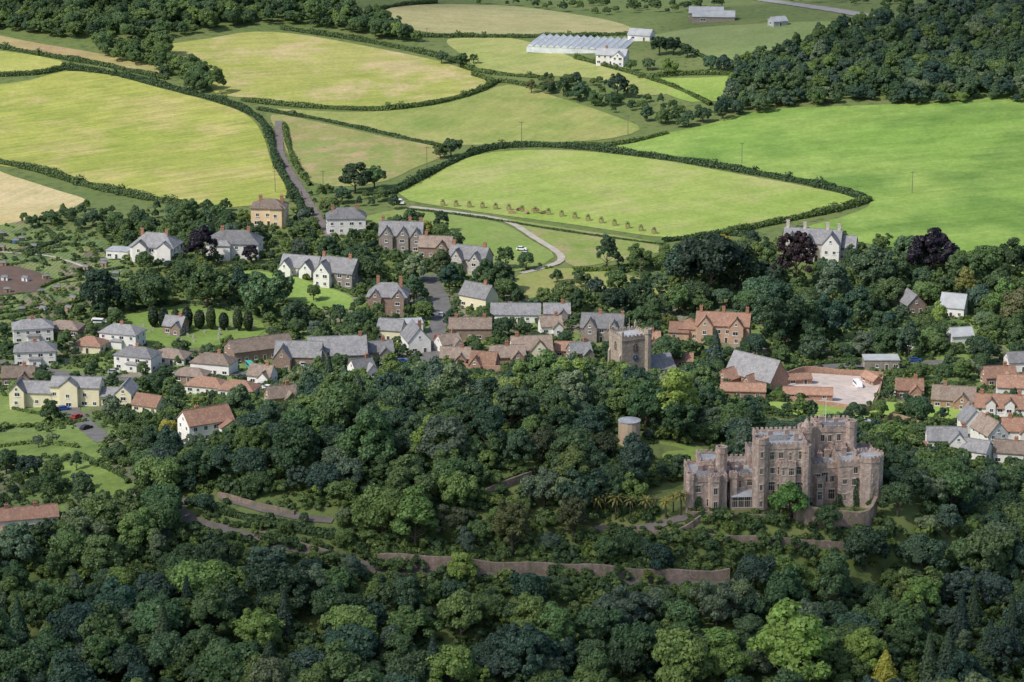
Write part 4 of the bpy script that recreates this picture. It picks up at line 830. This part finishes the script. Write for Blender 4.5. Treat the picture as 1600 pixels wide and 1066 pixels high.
# ---------------------------------------------------------------- trees
tl=[(155,490,36,'d'),(235,482,34,'d'),(325,480,36,'d'),(415,494,38,'k'),(462,514,24,'d'),(440,474,26,'d'),(555,302,27,'d'),(585,296,22,'b'),(518,332,17,'y'),(535,318,16,'k'),(705,246,17,'b'),(688,248,12,'b'),(690,364,18,'d'),(652,350,12,'b'),(317,416,27,'p'),(392,412,15,'p'),(572,442,26,'d'),(503,400,15,'b'),(475,372,14,'s'),(590,460,12,'b'),(648,442,22,'s'),(690,442,24,'d'),(702,457,20,'k'),(782,457,28,'d'),(790,420,18,'b'),(822,422,15,'b'),(948,422,22,'d'),(885,484,24,'b'),(962,492,28,'d'),(1000,490,28,'b'),(1110,462,54,'d'),(1070,450,34,'k'),(1152,452,40,'d'),(1205,446,26,'k'),(1243,450,42,'p'),(1363,462,48,'k'),(1400,446,28,'d'),(1457,434,42,'p'),(1225,548,42,'d'),(1195,530,32,'k'),(1260,540,32,'k'),(1300,490,34,'s'),(1300,532,32,'k'),(1172,500,24,'b'),(1118,579,16,'c'),(1540,444,36,'b'),(1590,444,34,'d'),(1500,456,30,'b'),(1592,514,32,'o'),(1408,502,18,'k'),(1385,550,22,'b'),(1350,556,22,'s'),(1530,572,26,'b'),(1566,506,28,'b'),(1434,666,26,'b'),(1338,560,16,'s'),(1040,574,24,'b'),(1036,604,22,'k'),(1022,622,18,'d'),(240,709,24,'d'),(1233,817,35,'v'),(1293,832,24,'b'),(1402,806,30,'b'),(1396,764,24,'k'),(1424,786,30,'d'),(1408,738,20,'b'),(80,352,16,'b'),(50,356,13,'b'),(108,346,14,'b'),(145,354,15,'k'),(180,362,16,'b'),(212,350,14,'l'),(270,346,17,'k'),(300,336,14,'b'),(352,330,11,'b'),(320,352,14,'k'),(340,345,16,'b'),(965,152,21,'d'),(1045,118,15,'l'),(985,112,10,'b'),(1012,110,11,'k'),(1030,86,15,'d'),(1052,86,15,'d'),(1074,90,14,'d'),(1110,112,15,'k'),(1132,112,16,'k'),(1152,114,13,'k'),(880,150,15,'b'),(905,158,15,'k'),(930,165,14,'b'),(858,142,12,'o'),(1010,190,12,'k'),(1040,194,13,'b'),(1075,198,13,'k'),(1098,192,13,'d'),(830,146,10,'o'),(900,132,11,'k'),(722,106,12,'b'),(740,100,9,'b'),(690,100,11,'k'),(1386,34,11,'k'),(1420,32,11,'b'),(1350,490,26,'b'),(1130,484,18,'k'),(1060,492,26,'b'),(1030,470,24,'k'),(1185,480,28,'k'),(1440,524,20,'b'),(1270,566,22,'k'),(1450,476,24,'b'),(1530,488,24,'k'),(1560,468,28,'b'),(1390,480,26,'b'),(1418,420,28,'k'),(1340,510,28,'k'),(1262,500,28,'b'),(520,632,20,'b'),(860,614,22,'k'),(60,700,12,'s'),(82,694,12,'s'),(120,735,12,'b'),(45,745,20,'k'),(80,778,22,'b'),(10,740,22,'b'),(130,794,22,'k'),(70,862,26,'b'),(20,880,24,'k'),(1215,480,26,'k'),(1180,420,24,'b'),(1045,424,20,'b'),(870,442,12,'b'),(908,450,15,'k'),(930,470,20,'k'),(850,480,16,'b'),(1085,480,24,'d'),(1420,560,22,'k'),(1500,600,14,'b'),(700,590,16,'b'),(560,606,18,'b'),(490,600,18,'k'),(590,500,16,'b'),(670,500,10,'b'),(780,540,14,'b'),(880,540,14,'k'),(920,590,16,'b'),(1075,560,18,'b'),(1180,560,20,'k'),(400,470,26,'b'),(375,470,20,'k'),(490,470,14,'b')]
for u,v,r,k in tl:
    p=P(u,v); tree(p.x,p.y,r*S(p),k,hs=1.25 if (u,v) in ((1225,548),(1300,532)) else 1.0)
for u in (240,256,275,293,312,330,350,372,388):
    p=P(u,512+0.04*(u-240)); tree(p.x,p.y,7.5*S(p),'x')
HL=[(640,1016,46,'l'),(585,998,34,'k'),(1065,1092,60,'l'),(1235,1092,70,'l'),(1382,1082,22,'g'),(1500,1010,22,'c'),(1545,1045,24,'c'),(1580,1010,20,'c'),(1520,980,18,'c'),(1480,1060,22,'c'),(1440,1000,18,'c'),(30,1010,20,'c'),(1450,1080,22,'c'),(710,842,34,'o'),(800,866,44,'o'),(895,846,36,'o'),(935,724,32,'o'),(850,792,34,'s'),(640,796,50,'m'),(598,836,44,'m'),(650,856,44,'l'),(675,676,18,'l'),(1480,834,24,'s'),(740,696,30,'d'),(770,648,30,'d'),(560,644,18,'c'),(850,724,30,'o'),(20,930,30,'b'),(940,664,15,'c'),(820,644,15,'c'),(520,984,40,'m'),(720,1004,44,'m'),(930,1014,42,'b'),(420,904,36,'s'),(160,904,38,'m'),(1300,964,42,'m'),(1120,984,38,'s'),(330,1014,42,'b'),(1350,890,40,'b'),(1440,900,36,'k'),(1560,880,42,'k'),(240,960,40,'k'),(90,980,40,'b'),(830,960,38,'k'),(1180,930,34,'k')]
hp=[]
for u,v,r,k in HL:
    p=P(u,v); hp.append((p.x,p.y,r*S(p)*0.8)); tree(p.x,p.y,r*S(p),k)
def near_road(x,y,m):
    for c,w in ROADS:
        if np.min((c[:,0]-x)**2+(c[:,1]-y)**2)<(w+m)**2: return True
    return False
def ok(x,y,r,h,clr=True,protect=True,pf=0.22):
    for ox,oy,orr in OCC:
        if (x-ox)**2+(y-oy)**2<(orr+r*0.6)**2: return False
    if near_road(x,y,r*0.5): return False
    if clr:
        for c in CLEAR:
            if inpoly(x,y,c): return False
    if protect:
        z=hz(x,y); u,v=proj(x,y,z); _,vt=proj(x,y,z+h); ru=r/S((x,y,z))*0.8
        for a,b,c_,d in PROT:
            if u+ru>a and u-ru<b and v>d-2 and vt<d-(d-c_)*pf: return False
    return True
def fill(px,spacing,rlo,rhi,protect=True,hf=2.0,clr=True,pf=0.22):
    poly=[(p.x,p.y) for p in (P(u,v) for u,v in px)]; xs_=[p[0] for p in poly]; ys_=[p[1] for p in poly]; out=[]
    for x in np.arange(min(xs_),max(xs_),spacing):
        for y in np.arange(min(ys_),max(ys_),spacing):
            xx=x+random.uniform(-.48,.48)*spacing; yy=y+random.uniform(-.48,.48)*spacing
            if not inpoly(xx,yy,poly): continue
            r=random.uniform(rlo,rhi)*random.choice([0.7,0.9,1,1.25]); 
            if not ok(xx,yy,r,r*hf,clr,protect,pf):
                r*=0.5
                if not ok(xx,yy,r,r*hf,clr,protect,pf): continue
            out.append((xx,yy,r))
    return out
main=[(195,770),(230,730),(290,700),(380,665),(440,640),(470,612),(520,595),(600,600),(700,608),(860,600),(930,610),(1000,612),(1060,610),(1110,625),(1180,650),(1200,665),(1380,690),(1440,715),(1500,725),(1560,722),(1640,712),(1700,1100),(1700,1240),(-100,1240),(-60,890),(60,850),(140,810)]
mt=fill(main,6.9,3.9,7.0,pf=0.3)
mt=[t for t in mt if not any((t[0]-a)**2+(t[1]-b)**2<(c+t[2]*0.5)**2 for a,b,c in hp)]
mt.sort(key=lambda t:-t[2]*2/S((t[0],t[1],hz(t[0],t[1]))) if proj(t[0],t[1],hz(t[0],t[1]))[1]<1130 else 0)
srcs=[]
for i,(x,y,r) in enumerate(mt[:150]):
    k=random.choice('bbbbmmmkkkkddsslmls') if random.random()>0.03 else 'c'
    cr=tree(x,y,r*(0.55 if k=='c' else 1),k)
    if k not in 'c' and len(srcs)<9 and cr.data in CB and cr.data not in [s_.data for s_ in srcs]: srcs.append(cr)
def asp(ts): return [(x,y,hz(x,y)-0.2,r/5.3) for x,y,r in ts]
rest=mt[150:]
for i,(pk,lb_) in enumerate((('b','dense mixed green woodland covering the castle hill'),('k','dense dark green woodland covering the slopes'),('m','dense mid green woodland around the castle'),('s','grey green trees mixed in the castle woodland'),('l','pale green trees mixed in the castle woodland'))):
    scatter('woodland',asp([t for j,t in enumerate(rest) if (0,1,2,0,1,2,1,3,0,1,4,3)[j%12]==i]),srcs,PAL[pk],lb_,'woodland')
far=[]
for px in ([(-60,36),(0,26),(60,-30),(380,-30),(520,10),(600,34),(655,68),(600,62),(520,46),(430,38),(330,48),(250,62),(160,68),(60,56),(-60,42)],
           [(140,72),(240,78),(300,110),(345,152),(315,150),(250,118),(170,92)],
           [(1118,190),(1140,140),(1165,112),(1240,82),(1330,50),(1400,36),(1500,14),(1660,0),(1660,160),(1450,164),(1300,166),(1200,174)]):
    far+=fill(px,5.8,3.0,5.4,protect=False,clr=False)
half=[t for t in far if t[0]>0]; lh=[t for t in far if t[0]<=0]
for k,(pk,lb_) in enumerate((('k','dark green wooded hillside above bright fields'),('b','green trees on wooded hillside'),('m','lighter green trees mixed on wooded hillside'),('s','grey green trees mixed on wooded hillside'))):
    scatter('distant_woodland',asp([t for i,t in enumerate(half) if (0,1,2,0,1,3,0)[i%7]==k]),srcs,PAL[pk],lb_,'woodland')
scatter('distant_woodland',asp([t for i,t in enumerate(lh) if i%2]),srcs,PAL['b'],'green hilltop wood above yellow fields','woodland')
scatter('distant_woodland',asp([t for i,t in enumerate(lh) if i%2==0]),srcs,PAL['m'],'lighter green trees in hilltop wood','woodland')
sc2=[]
for px,spc in (([(840,118),(940,128),(1000,155),(1110,176),(1100,205),(1010,192),(900,168),(850,150)],8),([(0,330),(130,325),(330,330),(400,350),(330,375),(150,370),(0,350)],10),([(430,300),(520,300),(600,310),(640,330),(580,345),(480,350)],9),([(540,8),(900,2),(1150,8),(1180,12),(1000,26),(800,10),(640,8)],13),([(1180,2),(1600,2),(1600,8),(1400,22),(1300,8)],14)):
    sc2+=fill(px,spc,1.6,3.2,protect=True)
scatter('copse',asp(sc2),srcs,PAL['b'],'scattered green trees and scrub between fields','trees')
vil=[(-40,350),(120,360),(300,350),(450,330),(600,345),(700,360),(760,400),(900,425),(1040,400),(1180,372),(1300,380),(1640,410),(1640,720),(1500,720),(1400,690),(1200,650),(1060,605),(860,597),(600,600),(470,612),(380,665),(230,730),(195,770),(60,850),(-40,880)]
def left(t):
    u,v=proj(t[0],t[1],0); return u<460 and v>500
vt_=fill(vil,7.8,1.8,4.2,hf=2.0,pf=0.38)
vt_=[t for t in vt_ if not inpoly(t[0],t[1],ALL) and not(left(t) and random.random()<0.35)]
random.shuffle(vt_)
for x,y,r in vt_[:290]:
    tree(x,y,r,random.choice('bbbbmmkkkddslly') ,name='garden_tree')
if vt_[290:]: scatter('garden_trees',asp(vt_[290:]),srcs,PAL['b'],'small green trees filling village gardens','trees')
sh=[(x,y,hz(x,y)-0.1,r/1.5) for x,y,r in fill(vil,3.2,0.6,1.6,hf=1.0,pf=0.3) if random.random()<(0.3 if inpoly(x,y,ALL) else 0.75)]
sh+=[(x,y,hz(x,y)-0.1,r/1.5) for x,y,r in fill([(930,800),(1080,800),(1380,815),(1400,870),(1170,900),(900,885),(590,875),(590,905),(1170,930),(1200,960),(600,925),(500,880),(280,830),(300,800),(500,850),(900,860)],2.4,0.9,2.0,hf=0.8,clr=False,pf=0.35)]
sh+=[(x,y,hz(x,y)-0.1,r/1.5) for x,y,r in fill(main,4.0,1.3,2.8,hf=1.0,pf=0.35)]+SHX
s0=[]
for i in range(4):
    p=P(60+30*i,500-6*i); e=obj('garden_shrub',CS[i],p,0,None,1.0,'rounded green garden shrub','shrub','garden shrubs'); s0.append(e)
scatter('shrubbery',sh,s0,PAL['m'],'low green shrubs and undergrowth between trees and gardens','shrubs')
# ---------------------------------------------------------------- light, camera
sc=bpy.context.scene
w=bpy.data.worlds.new('World'); sc.world=w; w.use_nodes=True; nt=w.node_tree; bg=nt.nodes['Background']
sky=nt.nodes.new('ShaderNodeTexSky'); sky.sky_type='NISHITA'; sky.sun_disc=False
EL=math.radians(48); sd=Vector((-0.72,-0.50,0)).normalized()
sky.sun_elevation=EL; sky.sun_rotation=math.atan2(sd.x,sd.y); sky.dust_density=2.0
nt.links.new(sky.outputs[0],bg.inputs[0]); bg.inputs[1].default_value=0.15
ld=bpy.data.lights.new('sun','SUN'); ld.energy=3.7; ld.angle=math.radians(1.5); ld.color=(1,0.955,0.87)
lo=bpy.data.objects.new('sun',ld); C.objects.link(lo)
dv=Vector((-sd.x*math.cos(EL),-sd.y*math.cos(EL),-math.sin(EL))); lo.rotation_euler=dv.to_track_quat('-Z','Y').to_euler(); lo.location=(0,0,500)
# passing fair weather clouds high above the valley (they shade the castle hill and the far woods)
cm,cnt,cb=newmat('cloud_vapour'); cb.inputs['Base Color'].default_value=(0.9,0.9,0.92,1); cb.inputs['Roughness'].default_value=1
tr=cnt.nodes.new('ShaderNodeBsdfTransparent'); mx=cnt.nodes.new('ShaderNodeMixShader'); mx.inputs[0].default_value=0.22
cnt.links.new(tr.outputs[0],mx.inputs[1]); cnt.links.new(cb.outputs[0],mx.inputs[2]); cnt.links.new(mx.outputs[0],cnt.nodes['Material Output'].inputs[0])
def cloud(sx,sy,a,b,alt=900,seed=0):
    hd=alt/math.tan(EL); cx,cy=sx+sd.x*hd,sy+sd.y*hd; V=[];F=[];nu,nv=48,20
    for j in range(nv+1):
        th=math.pi*j/nv
        for i in range(nu):
            ph=2*math.pi*i/nu; d=Vector((math.sin(th)*math.cos(ph),math.sin(th)*math.sin(ph),math.cos(th)))
            f=1+0.35*mnoise.noise(d*1.6+Vector((seed,0,0)))+0.22*mnoise.noise(d*3.7+Vector((0,seed,0)))+0.12*mnoise.noise(d*8)
            V.append((d.x*a*f,d.y*b*f,d.z*(45 if d.z>0 else 14)*f))
    for j in range(nv):
        for i in range(nu): F.append((j*nu+i,j*nu+(i+1)%nu,(j+1)*nu+(i+1)%nu,(j+1)*nu+i))
    obj('cloud',mesh('cloud',V,F,cm,smooth=True),(cx,cy,alt),label='pale flat based cumulus cloud in the sky',cat='cloud',group='clouds over the valley')
cloud(0,735,220,118,seed=1.3); cloud(0,700,200,95,alt=1100,seed=2.3); cloud(260,1590,150,120,seed=4.1); cloud(-250,1720,210,100,seed=7.7)
cd=bpy.data.cameras.new('camera'); co=bpy.data.objects.new('camera',cd); C.objects.link(co); co.location=(0,0,CH); co.rotation_euler=(math.radians(90)-TH,0,0)
cd.sensor_width=36; cd.lens=36*FP/1600; cd.clip_end=40000; cd.clip_start=1; sc.camera=co
sc.view_settings.view_transform='Standard'; sc.view_settings.look='None'; sc.view_settings.exposure=0
print('TREES',len(mt),len(far),len(sc2),len(vt_),len(sh),len(bpy.data.objects))
